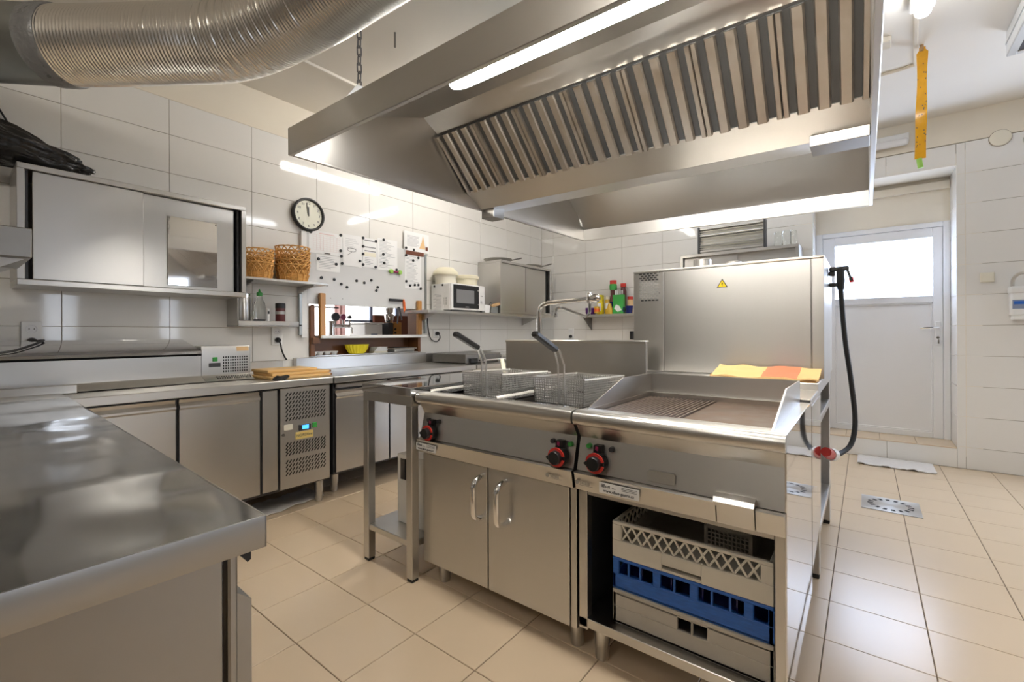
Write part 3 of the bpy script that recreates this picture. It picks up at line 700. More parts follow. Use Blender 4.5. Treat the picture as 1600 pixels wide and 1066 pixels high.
for j in range(13): gm.box(x, x+0.003, 0.30, 0.434, 0.385+j*0.0139, 0.389+j*0.0139)
gm.box(x-0.002, x+0.004, 0.292, 0.30, 0.383, 0.56).box(x-0.002, x+0.004, 0.434, 0.442, 0.383, 0.56).box(x-0.002, x+0.004, 0.292, 0.442, 0.46, 0.468)
gm.box(x, 1.80, 0.292, 0.296, 0.383, 0.56).box(x, 1.80, 0.438, 0.442, 0.383, 0.56).box(1.797, 1.80, 0.292, 0.442, 0.383, 0.56)
gm.build('basket_grid', 'whitecrate', t, smooth=False, kind='stuff')
# fry baskets
def fry_basket(yc, label):
    t = thing('fry_basket', label, 'basket', (1.70, yc, 0.85), group=None)
    x0, x1, w0, w1 = 1.545, 1.905, 0.112, 0.120; zb, zt = 0.842, 0.945
    rim = [(x0, yc-w1, zt), (x1, yc-w1, zt-0.01), (x1, yc+w1, zt-0.01), (x0, yc+w1, zt)]
    MB().tube(rim, 0.0045, 6, closed=True).build('basket_rim', 'wire', t)
    mw = MB(); s = 0.0105
    def w(a, b): mw.bar(a, b, 0.0030, 0.0030)
    n = int((x1-x0)/s)
    for i in range(n+1):
        x = x0+(x1-x0)*i/n; z_ = zt-0.01*i/n
        for sg in (-1, 1): w((x, yc+sg*w0, zb), (x, yc+sg*w1, z_))
        w((x, yc-w0, zb), (x, yc+w0, zb))
    n2 = int(2*w1/s)
    for i in range(n2+1):
        f = -1+2*i/n2
        w((x0, yc+f*w0, zb), (x1, yc+f*w0, zb))
        w((x0, yc+f*w0, zb), (x0, yc+f*w1, zt)); w((x1, yc+f*w0, zb), (x1, yc+f*w1, zt-0.01))
    n3 = 10
    for i in range(n3+1):
        f = i/n3; z = zb+(zt-zb)*f; ww = w0+(w1-w0)*f
        for sg in (-1, 1): w((x0, yc+sg*ww, z), (x1, yc+sg*ww, z-0.01*f))
        w((x0, yc-ww, z), (x0, yc+ww, z)); w((x1, yc-ww, z-0.01*f), (x1, yc+ww, z-0.01*f))
    mw.build('wire_mesh', 'wire', t, smooth=False, kind='stuff')
    hw = MB()
    yh = yc-0.02
    for q in (-0.014, 0.014):
        hw.tube([(x0-0.006, yh+q, zb), (x0-0.008, yh+q, 1.0), (x0-0.035, yh+q*0.8, 1.055), (x0-0.06, yh+q*0.5, 1.075)], 0.0042, 6)
    hw.build('handle_wire', 'wire', t)
    g = MB(); g.bar((x0-0.045, yh, 1.062), (x0-0.19, yh+0.002, 1.128), 0.030, 0.022, b=0.006); g.build('handle_grip', 'black', t)
    return t
fry_basket(1.385, 'wire fry basket over the left fryer tank with upright black grip')
fry_basket(0.975, 'wire fry basket over the right fryer tank next to the griddle splash guard')
t = thing('wire_skimmer', 'round wire skimmer lying in the left fry basket', 'skimmer', (1.76, 1.36, 0.85))
sm = MB(); c = (1.77, 1.36, 0.868)
for k in range(9):
    f = (k+1)/9; pts = [(c[0]+0.065*f*math.cos(a), c[1]+0.065*f*math.sin(a), c[2]+0.05*(1-f*f)) for a in [i*PI/12 for i in range(24)]]
    sm.tube(pts, 0.0026, 4, closed=True)
for k in range(16):
    a = k*PI/8; sm.tube([(c[0]+0.065*f*math.cos(a), c[1]+0.065*f*math.sin(a), c[2]+0.05*(1-f*f)) for f in (0.05, .3, .55, .8, 1)], 0.0024, 4)
sm.build('skimmer_bowl', 'dark', t)
t = MB().bar((1.91, 1.545, 0.905), (1.955, 1.60, 0.985), 0.022, 0.006, b=0.002).build('plastic_scraper', 'cream'); tag(t, 'small cream plastic scraper standing upright behind the left fry basket', 'scraper')
# side table
tb = thing('side_table', 'narrow stainless steel side table with lower shelf, left of the fryer', 'table', (1.5, 1.78, 0))
TX0, TX1, TY0, TY1 = 1.318, 2.03, 1.608, 1.985
MB().box(TX0, TX1, TY0, TY1, 0.842, 0.884, 0.003).build('table_top', 'steel_mirror', tb)
MB().box(TX0+0.006, TX1-0.006, TY0+0.004, TY1-0.004, 0.80, 0.842).build('apron', 'steel_soft', tb, smooth=False)
for x in (TX0+0.005, TX1-0.047):
    for y in (TY0+0.002, TY1-0.044):
        l = MB().box(x, x+0.042, y, y+0.042, 0.014, 0.80, 0.003).build('leg', 'steel_soft', tb)
        MB().box(x+0.002, x+0.04, y+0.002, y+0.04, 0, 0.015, 0.003).build('foot_cap', 'rubber', l)
MB().box(TX0+0.012, TX1-0.012, TY0+0.006, TY1-0.006, 0.155, 0.184, 0.003).build('lower_shelf', 'steel_soft', tb)
t = thing('carton', 'greyish torn cardboard carton on the lower shelf of the side table', 'box', (1.62, 1.74, 0.184))
cm = MB().box(1.44, 1.442, 1.65, 1.86, 0.186, 0.40).box(1.44, 1.442, 1.65, 1.72, 0.40, 0.525).box(1.44, 1.442, 1.72, 1.86, 0.505, 0.525).box(1.44, 1.442, 1.84, 1.86, 0.40, 0.505)
cm.box(1.44, 1.80, 1.858, 1.86, 0.186, 0.525).box(1.44, 1.80, 1.65, 1.652, 0.186, 0.525).box(1.798, 1.80, 1.65, 1.86, 0.186, 0.525).box(1.44, 1.80, 1.65, 1.86, 0.186, 0.188).box(1.44, 1.80, 1.65, 1.86, 0.523, 0.525)
cm.build('carton_shell', 'card', t, smooth=False)
mm = MB().box(1.46, 1.78, 1.67, 1.84, 0.19, 0.50, 0.01); mm.build('dark_contents', 'black', t)
# ------------------------------------------------------------------ dishwasher group behind
st = thing('machine_stand', 'stainless steel stand with shelves under the tall machine', 'stand', (2.84, 0.62, 0))
SX0, SX1, SY0, SY1 = 2.40, 3.28, 0.165, 0.975
MB().box(SX0, SX1, SY0, SY1, 0.845, 0.90, 0.003).build('stand_top', 'steel_soft', st)
for x in (2.48, SX1-0.05):
    for y in (SY0+0.003, SY1-0.047):
        l = MB().box(x, x+0.044, y, y+0.044, 0.02, 0.845, 0.003).build('leg', 'steel_soft', st)
        MB().box(x+0.002, x+0.042, y+0.002, y+0.042, 0, 0.022, 0.003).build('foot_cap', 'rubber', l)
for z in (0.20, 0.70): MB().box(2.50, SX1-0.01, SY0+0.002, SY1-0.002, z, z+0.035, 0.003).build('shelf', 'steel_h', st)
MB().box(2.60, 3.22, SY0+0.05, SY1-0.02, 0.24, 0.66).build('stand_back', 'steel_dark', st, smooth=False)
ap = thing('tall_machine', 'tall stainless steel machine with vent slots and a yellow warning triangle, seen from behind', 'dishwasher', (2.95, 0.63, 0.90))
AX0, AX1, AY0, AY1, AZ0, AZ1 = 2.64, 3.26, 0.157, 1.118, 0.902, 1.50
MB().box(AX0+0.006, AX1, AY0, AY1, AZ0, AZ1-0.012, 0.003).build('housing', 'steel_h', ap)
MB().box(AX0, AX0+0.01, 0.934, AY1, AZ0, AZ1-0.014, 0.002).build('vent_panel', 'steel_soft', ap)
MB().box(AX0, AX0+0.01, 0.211, 0.930, AZ0, AZ1-0.014, 0.002).build('rear_panel', 'steel_soft', ap)
MB().box(AX0, AX0+0.01, AY0, 0.207, AZ0, AZ1-0.014, 0.002).build('corner_panel', 'steel_soft', ap)
MB().box(AX0-0.002, AX1+0.002, AY0-0.001, AY1+0.001, AZ1-0.012, AZ1, 0.003).build('top_cover', 'steel_soft', ap)
vs = MB(); vs2 = MB()
for r in range(14):
    z = 1.484-r*0.0122
    for k in range(5):
        off = 0.010 if r % 2 else 0.0
        a = 1.082-k*0.0225-off; (vs2 if 3 < r < 13 else vs).box(AX0-0.0006, AX0+0.002, a-0.017, a, z-0.0075, z)
vs.build('vent_slots', 'blackmatt', ap, smooth=False, kind='stuff'); vs2.build('vent_slots', 'badge', ap, smooth=False, kind='stuff', label='vent slots with a grey reflection put into their colour')  # middle rows: grey reflection put into the slot colour
for y_, z_ in ((0.958, 1.487), (0.958, 1.362)): MB().cyl((AX0-0.002, y_, z_), (AX0+0.002, y_, z_), 0.004, n=8).build('screw', 'steel_dark', ap)
tri = MB().prism([(0.585, 1.372), (0.641, 1.372), (0.613, 1.420)], 'x', AX0-0.0012, AX0+0.001).build('warning_triangle', 'black', ap, smooth=False)
MB().prism([(0.5915, 1.3755), (0.6345, 1.3755), (0.613, 1.4125)], 'x', AX0-0.0018, AX0-0.001).build('triangle_field', 'limit', tri, smooth=False)
MB().prism([(0.616, 1.404), (0.608, 1.390), (0.613, 1.3905), (0.610, 1.378), (0.618, 1.393), (0.613, 1.3925)], 'x', AX0-0.0023, AX0-0.0016).build('lightning_bolt', 'black', tri, smooth=False)
MB().lathe([(0.052, 0), (0.052, 0.078), (0.046, 0.083), (0.03, 0.085)], (2.95, 0.80, 1.50), 24).build('vent_cap', 'steel_soft', ap, label='tall round steel cap on top')
MB().lathe([(0.042, 0), (0.042, 0.048), (0.03, 0.052)], (2.95, 0.62, 1.50), 20).build('vent_cap', 'steel_soft', ap, label='low round steel cap on top')
# spray gun
sg = thing('spray_gun', 'black hose spray gun clipped to the right side of the tall machine', 'spray gun', (3.0, 0.155, 1.40))
MB().box(2.98, 3.02, 0.118, 0.157, 1.372, 1.392, 0.004).box(2.985, 3.015, 0.13, 0.157, 1.43, 1.455, 0.004).build('holder', 'black', sg)
MB().tube([(3.0, 0.105, 1.355), (3.0, 0.105, 1.40), (3.0, 0.106, 1.45), (3.0, 0.108, 1.468)], [0.016, 0.019, 0.018, 0.02], 12).build('gun_body', 'black', sg)
MB().bar((3.0, 0.155, 1.465), (3.0, 0.068, 1.468), 0.03, 0.024, b=0.006).build('gun_head', 'black', sg)
MB().bar((3.0, 0.078, 1.465), (3.0, 0.058, 1.40), 0.022, 0.012, b=0.003).build('trigger', 'black', sg)
MB().bar((3.0, 0.062, 1.42), (3.0, 0.056, 1.39), 0.02, 0.008, b=0.002).build('trigger_tip', 'red', sg)
MB().tube(smooth_path([(3.0, 0.105, 1.36), (3.0, 0.088, 1.1), (3.0, 0.06, 0.85), (2.98, 0.045, 0.66), (2.93, 0.06, 0.55), (2.84, 0.10, 0.512), (2.753, 0.130, 0.518)], 6), 0.012, 8).build('hose', 'rubber', sg)
pl = thing('power_connector', 'red and white power connector on the side of the machine stand', 'plug', (2.70, 0.15, 0.52))
MB().cyl((2.752, 0.130, 0.518), (2.715, 0.142, 0.525), 0.031, 0.031, 14).build('white_collar', 'white', pl)
MB().cyl((2.715, 0.142, 0.525), (2.60, 0.150, 0.56), 0.026, 0.022, 14).build('red_body', 'red', pl)
MB().prism([(2.055, 0.21), (2.46, 0.29), (2.46, 0.845), (2.055, 0.845)], 'y', 0.1615, 0.1645).build('side_panel', 'steel_mirror', st, smooth=False, label='mirror-like end panel')
MB().box(2.055, 2.40, 0.1645, 0.97, 0.835, 0.87, 0.003).build('front_shelf', 'steel_h', st)
# towel
def towel_f(u, v):
    return (2.41+0.20*v, 0.62-0.455*u, 0.912+0.038*v+0.010*noise.noise(Vector((u*6, v*4, 1.3)))+0.004)
t = thing('kitchen_towel', 'yellow and coral checked towel lying in front of the tall machine', 'towel', (2.5, 0.4, 0.9))
MB().sheet(towel_f, 24, 8, 0.008).build('towel_cloth', 'towel', t)
MB().prism([(2.42, 0.901), (2.60, 0.901), (2.60, 0.934), (2.42, 0.904)], 'y', 0.175, 0.61).build('folded_layers', 'towel', t, smooth=False)
def stripe(u0, u1):
    return MB().sheet(lambda u, v: tuple(Vector(towel_f(u0+(u1-u0)*u, 0.02+0.96*v))+Vector((0, 0, 0.0015))), 12, 8, 0.002)
stripe(0.02, 0.30).build('orange_stripe', 'towel2', t) if False else None
stripe(0.50, 0.82).build('coral_stripe', 'towel2', t)
# sink unit with splash panel and tap
sk_ = thing('sink_unit', 'stainless steel sink unit behind the fryer with a high splash panel', 'sink', (2.85, 1.5, 0))
MB().box(2.50, 2.525, 0.984, 2.012, 0.86, 1.08, 0.004).build('splash_panel', 'steel_soft', sk_)
MB().box(2.492, 2.54, 0.982, 2.014, 1.066, 1.083, 0.005).build('panel_edge', 'steel', sk_)
sm = MB().box(2.525, 2.62, 0.99, 2.01, 0.84, 0.88).box(3.10, 3.2, 0.99, 2.01, 0.84, 0.88).box(2.62, 3.10, 0.99, 1.30, 0.84, 0.88).box(2.62, 3.10, 1.80, 2.01, 0.84, 0.88)
sm.build('sink_top', 'steel_soft', sk_, smooth=False)
MB().box(2.62, 3.10, 1.30, 1.80, 0.60, 0.61).box(2.61, 2.62, 1.30, 1.80, 0.60, 0.85).box(3.10, 3.11, 1.30, 1.80, 0.60, 0.85).box(2.62, 3.10, 1.29, 1.30, 0.60, 0.85).box(2.62, 3.10, 1.80, 1.81, 0.60, 0.85).build('basin', 'steel_soft', sk_, smooth=False)
for x in (2.53, 3.15):
    for y in (0.995, 1.965): MB().box(x, x+0.04, y, y+0.04, 0, 0.84, 0.003).build('leg', 'steel_soft', sk_)
MB().box(2.54, 3.19, 1.0, 2.0, 0.15, 0.18).build('lower_shelf', 'steel_soft', sk_, smooth=False)
tp = thing('sink_tap', 'tall chrome swivel tap rising above the sink splash panel', 'tap', (2.58, 1.80, 0.88))
TPX = 2.58; k = TPX/2.7
def tpp(y, z): return (TPX, y*k, CAMH+(z-CAMH)*k)
MB().tube([(TPX, 1.864*k, 0.881)] + [tpp(1.864, 1.085), tpp(1.863, 1.28), tpp(1.85, 1.315), tpp(1.82, 1.335), tpp(1.78, 1.343), tpp(1.46, 1.355)], 0.016, 12).build('riser_pipe', 'chrome', tp)
MB().lathe([(0.022, 0), (0.022, 0.03), (0.018, 0.035)], (TPX, 1.864*k, 0.88), 16).build('base_flange', 'chrome', tp)
v = tpp(1.452, 1.357); MB().lathe([(0.014, -0.03), (0.021, -0.02), (0.021, 0.03), (0.014, 0.04)], v, 14).build('valve_body', 'chrome', tp)
w_ = tpp(1.40, 1.357); MB().lathe([(0.012, 0.055), (0.026, 0.045), (0.03, 0.02), (0.026, 0.0), (0.012, -0.012)], (w_[0], w_[1]-0.01, w_[2]), 18, 'y').build('valve_knob', 'chrome', tp)
MB().tube([tpp(1.452, 1.33), tpp(1.452, 1.27), tpp(1.458, 1.252), tpp(1.475, 1.24), tpp(1.50, 1.243), tpp(1.66, 1.300), tpp(1.69, 1.307), tpp(1.712, 1.298), tpp(1.721, 1.275), tpp(1.721, 1.262)], 0.010, 10).build('spout', 'chrome', tp)
MB().lathe([(0.012, -0.022), (0.014, -0.018), (0.014, 0.006), (0.011, 0.008)], tpp(1.721, 1.262), 14).build('aerator', 'chrome', tp)
# ------------------------------------------------------------------ near left table
# built along X<=0.33, slightly turned
lt_ = thing('work_table', 'large worn stainless steel worktable cabinet in the left foreground', 'table', (0.30, 0.74, 0), (0, 0, math.radians(-1.6)))
def lw(name, mat, mm, **k): return mm.build(name, mat, lt_, local=True, **k)
tp_ = MB()
NX, NY = 44, 56
def topf(u, v): return (-1.6+1.612*u, -0.014+2.08*v, 0.85+0.003*noise.noise(Vector((u*5, v*6, 3)))+0.0016*noise.noise(Vector((u*14, v*16, 8))))
lw('worktop_sheet', 'steel_wavy', MB().sheet(topf, NX, NY, 0.012))
fe = MB()
fe.box(-1.6, 0.014, -0.0165, -0.0125, 0.802, 0.8505, 0.0015, 2).box(0.010, 0.014, -0.0165, 2.05, 0.802, 0.8505, 0.0015, 2)
lw('worktop_edge', 'steel_dim', fe)
lw('table_side_panel', 'steel_dim', MB().box(-1.5, -0.036, 0.012, 0.03, 0.13, 0.80, 0.002))
lw('corner_post', 'steel_dim', MB().box(-0.030, -0.017, 0.010, 0.06, 0.13, 0.80, 0.003))
lw('underside_frame', 'steel_dark', MB().box(-1.5, -0.03, 0.03, 2.0, 0.765, 0.80))
lw('cabinet_front', 'steel', MB().box(-0.034, -0.02, 0.062, 1.98, 0.13, 0.79, 0.003))
dv_ = MB()
dv_.prism([(-0.019, 0.735), (0.004, 0.715), (0.004, 0.145), (-0.019, 0.145)], 'y', 0.016, 0.62).build('cabinet_door', 'steel_dim', lt_, local=True)
lw('edge_bracket', 'black', MB().prism([(-0.02, 0.80), (0.005, 0.80), (0.005, 0.775), (0.0, 0.772)], 'y', 0.02, 0.05))
for xx in (-1.4, -0.05):
    for yy in (0.06, 1.9): lw('foot', 'steel_soft', MB().lathe([(0.022, 0), (0.024, 0.05), (0.027, 0.13)], (xx, yy, 0), 14))
us = MB().box(-1.6, 0.07, 2.31, 2.335, 0.8425, 0.885, 0.003).box(-1.6, 0.014, 2.05, 2.31, 0.806, 0.848, 0.002)
lw('rear_upstand', 'steel', us)
# overshelf on the far left
t = thing('wall_unit', 'steel box shelf end projecting into the left picture edge below the sliding door cabinet', 'shelf', (-0.3, 2.8, 1.45))
MB().box(-0.9, 0.243, 2.62, 3.10, 1.4345, 1.554, 0.004).build('shelf_box', 'steel_dim', t)
MB().prism([(0.225, 1.434), (0.10, 1.36), (0.02, 1.36), (0.02, 1.434)], 'y', 2.66, 2.68).build('shelf_bracket', 'steel_soft', t, smooth=False)
MB().prism([(0.225, 1.434), (0.10, 1.36), (0.02, 1.36), (0.02, 1.434)], 'y', 3.04, 3.06).build('shelf_bracket', 'steel_soft', t, smooth=False)
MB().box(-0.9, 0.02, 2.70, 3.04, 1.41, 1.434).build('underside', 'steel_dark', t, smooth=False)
MB().box(-0.9, -0.86, 3.10, YL-0.001, 1.44, 1.50).box(-0.3, -0.26, 3.10, YL-0.001, 1.44, 1.50).build('wall_arm', 'steel_soft', t, smooth=False)
# ------------------------------------------------------------------ refrigerated counter along left wall
CF = 2.82
rc = thing('refrigerated_counter', 'stainless steel refrigerated counter with two doors and a slotted compressor panel', 'counter', (0.9, 3.2, 0))
MB().box(0.345, 1.655, CF, YL-0.005, 0.797, 0.84, 0.003).build('worktop', 'steel_soft', rc)
MB().box(0.345, 1.655, YL-0.03, YL-0.006, 0.84, 0.925, 0.003).build('upstand', 'steel_soft', rc)
MB().box(0.35, 1.65, CF+0.05, YL-0.02, 0.15, 0.797).build('body', 'dark', rc, smooth=False)
def fridge_door(root, x0, x1, z0, z1, grip=True):
    prof = [(CF+0.048, z0), (CF+0.022, z0), (CF+0.022, z1-0.055), (CF+0.012, z1-0.045), (CF+0.012, z1-0.035), (CF+0.03, z1-0.018), (CF+0.026, z1), (CF+0.048, z1)]
    d = MB().prism(prof, 'x', x0, x1).build('cabinet_door', 'steel', root)
    return d
fridge_door(rc, 0.36, 0.778, 0.172, 0.785); fridge_door(rc, 0.795, 1.194, 0.172, 0.785)
MB().box(1.211, 1.300, CF+0.022, CF+0.05, 0.172, 0.785, 0.003).build('front_stile', 'steel', rc)
cp = MB().box(1.312, 1.638, CF+0.016, CF+0.05, 0.165, 0.79, 0.003).build('compressor_panel', 'steel_soft', rc)
sl = MB()
def slots(za, zb, nrow):
    for r in range(nrow):
        z = za+(zb-za)*(r+0.5)/nrow
        for k in range(13):
            x = 1.352+k*0.0205
            sl.bar((x-0.007, CF+0.0155, z-0.010), (x+0.007, CF+0.0155, z+0.010), 0.0065, 0.002, up=(0, 1, 0))
slots(0.585, 0.765, 7); slots(0.352, 0.43, 4) if False else None
slots(0.37, 0.452, 4); slots(0.245, 0.345, 4)
sl.build('vent_slots', 'blackmatt', cp, smooth=False, kind='stuff')
MB().box(1.425, 1.505, CF+0.010, CF+0.02, 0.515, 0.553, 0.003).build('thermostat', 'dark', cp)
MB().box(1.446, 1.488, CF+0.008, CF+0.011, 0.522, 0.547).build('lit_display', 'lcd', cp, smooth=False)
MB().box(1.515, 1.545, CF+0.010, CF+0.02, 0.52, 0.553, 0.002).build('rocker_switch', 'green', cp)
pt = MB().box(1.405, 1.52, CF+0.0135, CF+0.017, 0.462, 0.507).build('maker_plate', 'plate_gold', cp, smooth=False, label='pale yellow name plate')
MB().text('NORDline', 0.024, (1.4625, CF+0.0130, 0.485), (1, 0, 0), (0, 0, 1)).build('plate_lettering', 'printd', pt, smooth=False)
MB().box(1.333, 1.387, CF+0.0135, CF+0.017, 0.53, 0.565).build('torn_sticker', 'papery', cp, smooth=False)
MB().cyl((1.328, CF+0.008, 0.505), (1.328, CF+0.018, 0.505), 0.009, n=10).build('panel_lock', 'steel_dark', cp)
for x in (0.38, 1.58): 
    for y in (2.93, 3.45): MB().lathe([(0.021, 0), (0.024, 0.01), (0.024, 0.06), (0.028, 0.062), (0.028, 0.15)], (x+0.03, y, 0), 14).build('foot', 'steel_soft', rc)
r2 = thing('base_cabinet', 'stainless steel base cabinet with two plain doors, right of the refrigerated counter', 'cabinet', (2.3, 3.2, 0))
MB().box(1.658, 3.06, CF-0.01, YL-0.005, 0.797, 0.84, 0.003).build('worktop', 'steel_h', r2)
MB().box(1.74, 3.06, YL-0.06, YL-0.006, 0.84, 0.942, 0.003).build('upstand', 'steel_h', r2)
MB().box(1.68, 3.05, CF+0.05, YL-0.02, 0.165, 0.797).build('body', 'dark', r2, smooth=False)
for a, b in ((1.686, 2.118), (2.132, 2.562), (2.576, 3.04)):
    fridge_door(r2, a, b, 0.185, 0.742)
    MB().box(a+0.008, b-0.008, CF+0.026, CF+0.045, 0.757, 0.784, 0.003).build('drawer_front', 'steel', r2)
for x in (1.775, 2.95):
    for y in (3.02, 3.46): MB().lathe([(0.022, 0), (0.025, 0.01), (0.025, 0.06), (0.03, 0.062), (0.03, 0.165)], (x, y, 0), 14).build('foot', 'steel_soft', r2)
r3 = thing('corner_counter', 'stainless steel corner counter with raised rear edge under the microwave shelf', 'counter', (4.0, 3.2, 0))
MB().box(3.062, XB-0.006, CF-0.02, YL-0.005, 0.80, 0.838, 0.003).build('worktop', 'steel_h', r3)
MB().box(3.07, XB-0.01, CF+0.04, YL-0.02, 0.10, 0.80).build('body', 'steel_soft', r3, smooth=False)
MB().box(3.066, 4.10, YL-0.03, YL-0.006, 0.838, 0.93, 0.003).build('upstand', 'steel_soft', r3)
for x in (3.2, 5.0): MB().lathe([(0.022, 0), (0.028, 0.10)], (x, 2.95, 0), 12).build('foot', 'steel_soft', r3)
t = thing('sandwich_grill', 'low steel contact grill with black knob and chrome rail on the corner counter', 'grill', (3.6, 3.2, 0.838))
MB().box(3.10, 3.62, 2.98, 3.45, 0.842, 0.93, 0.006).build('grill_body', 'steel_dark', t)
MB().box(3.62, 4.25, 2.96, 3.45, 0.842, 0.905, 0.005).build('heated_top', 'steel_soft', t)
MB().box(3.66, 4.2, 3.0, 3.42, 0.905, 0.912, 0.002).build('hot_plate', 'steel_mirror', t)
MB().box(3.14, 3.24, 2.95, 2.98, 0.848, 0.89, 0.004).build('control_box', 'black', t)
MB().tube([(3.26, 2.95, 0.868), (3.26, 2.90, 0.868), (4.1, 2.90, 0.875), (4.1, 2.95, 0.875)], 0.010, 8).build('hand_rail', 'chrome', t)
for x in (3.3, 3.5): MB().cyl((x, 2.91, 0.838), (x, 2.91, 0.865), 0.014, n=10).build('rail_post', 'chrome', t)
# saladette / topping cooler
sd = thing('topping_cooler', 'long stainless steel refrigerated topping unit standing on the refrigerated counter', 'cooler', (0.75, 3.2, 0.84))
SF = 3.16
MB().prism([(SF-0.07, 0.845), (SF-0.005, 0.875), (SF, 0.88), (SF, 1.0), (3.50, 1.0), (3.50, 0.845)], 'x', 0.0, 0.995).build('front_housing', 'steel_h', sd)
MB().prism([(SF-0.012, 1.012), (SF-0.012, 1.028), (SF-0.006, 1.032), (3.50, 1.098), (3.50, 1.012)], 'x', 0.0, 0.995).build('steel_lid', 'steel_mirror', sd)
MB().box(0.02, 0.98, SF+0.015, 3.48, 1.0, 1.013).build('lid_gasket', 'blackmatt', sd, smooth=False)
MB().prism([(SF-0.07, 0.845), (SF-0.005, 0.875), (SF, 0.88), (SF, 1.018), (SF+0.006, 1.056), (3.50, 1.056), (3.50, 0.845)], 'x', 0.997, 1.268).build('compressor_box', 'steel_h', sd)
MB().box(1.268, 1.285, SF+0.03, 3.50, 0.848, 1.05, 0.003).build('end_plate', 'galv', sd)
vg = MB()
for r in range(6):
    for k in range(11): vg.box(1.112+k*0.0135, 1.119+k*0.0135, SF-0.0008, SF+0.002, 0.892+r*0.0175, 0.903+r*0.0175)
for r in range(2):
    for k in range(15): vg.box(1.065+k*0.0132, 1.072+k*0.0132, SF-0.030-r*0.018, SF-0.0275-r*0.018, 0.8655-r*0.0083, 0.8705-r*0.0083)
vg.build('vent_holes', 'blackmatt', sd, smooth=False, kind='stuff')
MB().box(1.055, 1.082, SF-0.005, SF+0.002, 0.962, 0.988, 0.002).build('power_switch', 'green', sd)
MB().box(1.035, 1.098, SF-0.005, SF+0.002, 0.928, 0.953, 0.002).build('thermostat', 'dark', sd)
MB().box(1.19, 1.262, SF+0.002, SF+0.003, 1.022, 1.05, rot=Matrix.Rotation(math.radians(-9), 3, 'X')).build('worn_sticker', 'tan', sd, smooth=False)
t = tag(MB().tube(smooth_path([(0.326, YL-0.052, 1.095), (0.36, YL-0.075, 1.10), (0.355, 3.44, 1.097), (0.31, 3.34, 1.078), (0.22, 3.2, 1.050), (0.10, 3.165, 1.043), (-0.05, 3.2, 1.050)], 6), 0.006, 6).build('power_cable', 'rubber'), 'black power cable lying across the lid of the topping cooler from the left wall socket', 'cable')
# cutting boards
cbl = ('pale wooden cutting board at the bottom of the pile on the counter', 'pale wooden cutting board in the middle of the pile on the counter', 'shorter wooden cutting board on top of the pile on the counter')
for i, (x0, x1, y0, z) in enumerate(((1.30, 1.70, 2.93, 0.841), (1.32, 1.71, 2.96, 0.860), (1.31, 1.64, 3.0, 0.879))):
    t = thing('cutting_board', cbl[i], 'board', (1.5, 3.1, z), group='stacked cutting boards')
    MB().box(x0, x1, y0, 3.24, z, z+0.018, 0.003).build('board', 'boardwood', t)
    if i < 2: MB().box(x1-0.001, x1+0.018, y0+0.01, 3.23, z+0.001, z+0.017, 0.003).build('end_strip', 'wood_d', t)
t = thing('bundled_cable', 'bundle of black cable on the counter beside the topping cooler', 'cable', (1.34, 2.94, 0.841))
for i in range(5): MB().tube([(1.335+0.035*math.cos(a)+0.006*i, 2.90+0.03*math.sin(a), 0.846+0.004*i+0.003*math.sin(3*a)) for a in [j*PI/8 for j in range(16)]], 0.0045, 6, closed=True).build('cable_loop', 'rubber', t)
# ------------------------------------------------------------------ wall cabinets
def sliding_cabinet(t, ax0, ax1, yf, yb, z0, z1, split, mat='steel_h', side='steel_soft'):
    """front faces -Y; sliding doors behind a rolled frame"""
    MB().box(ax0, ax1, yf, yb, z1-0.028, z1, 0.003).build('cabinet_top', side, t)
    MB().box(ax0, ax1, yf, yb, z0, z0+0.03, 0.003).build('cabinet_bottom', side, t)
    for a, b in ((ax0, ax0+0.028), (ax1-0.028, ax1)): MB().box(a, b, yf, yb, z0+0.03, z1-0.028, 0.002).build('cabinet_side', side, t)
    MB().box(ax0+0.028, ax1-0.028, yb-0.012, yb, z0+0.03, z1-0.028).build('cabinet_back', 'steel_dark', t, smooth=False)
cl_ = thing('wall_cabinet', 'wide stainless steel wall cabinet with sliding doors on the left, mirror stuck on one door', 'cabinet', (0.77, 3.4, 1.38))
sliding_cabinet(cl_, 0.249, 1.283, 3.245, YL-0.002, 1.375, 1.975, 0.74)
MB().box(0.305, 0.745, 3.262, 3.274, 1.407, 1.945, 0.003).build('sliding_door', 'steel_soft', cl_)
dr = MB().box(0.725, 1.222, 3.282, 3.294, 1.407, 1.945, 0.003).build('sliding_door', 'steel_soft', cl_)
MB().box(0.86, 1.122, 3.272, 3.2815, 1.425, 1.838, 0.001).build('door_mirror', M['steel_mirror'], dr, smooth=False, label='rectangular mirror sheet stuck on the right sliding door')
for x in (0.868, 1.114): 
    for z in (1.437, 1.826): MB().cyl((x, 3.270, z), (x, 3.2725, z), 0.004, n=8).build('mirror_screw', 'steel_dark', dr)
for x in (0.285, 1.245): MB().box(x-0.006, x+0.006, 3.28, 3.30, 1.405, 1.947).build('inner_rail', 'dark', cl_, smooth=False)
c2 = thing('wall_cabinet', 'stainless steel wall cabinet with two sliding doors right of the microwave', 'cabinet', (4.4, 3.4, 1.38))
sliding_cabinet(c2, 3.90, 4.935, 3.21, YL-0.002, 1.355, 1.955, 0.74)
MB().box(3.935, 4.40, 3.228, 3.240, 1.386, 1.925, 0.003).build('sliding_door', 'steel_soft', c2)
MB().box(4.41, 4.86, 3.248, 3.260, 1.386, 1.925, 0.003).build('sliding_door', 'steel_soft', c2)
MB().box(4.395, 4.412, 3.232, 3.25, 1.386, 1.925).box(4.86, 4.90, 3.25, 3.27, 1.386, 1.925).build('door_gap', 'blackmatt', c2, smooth=False)
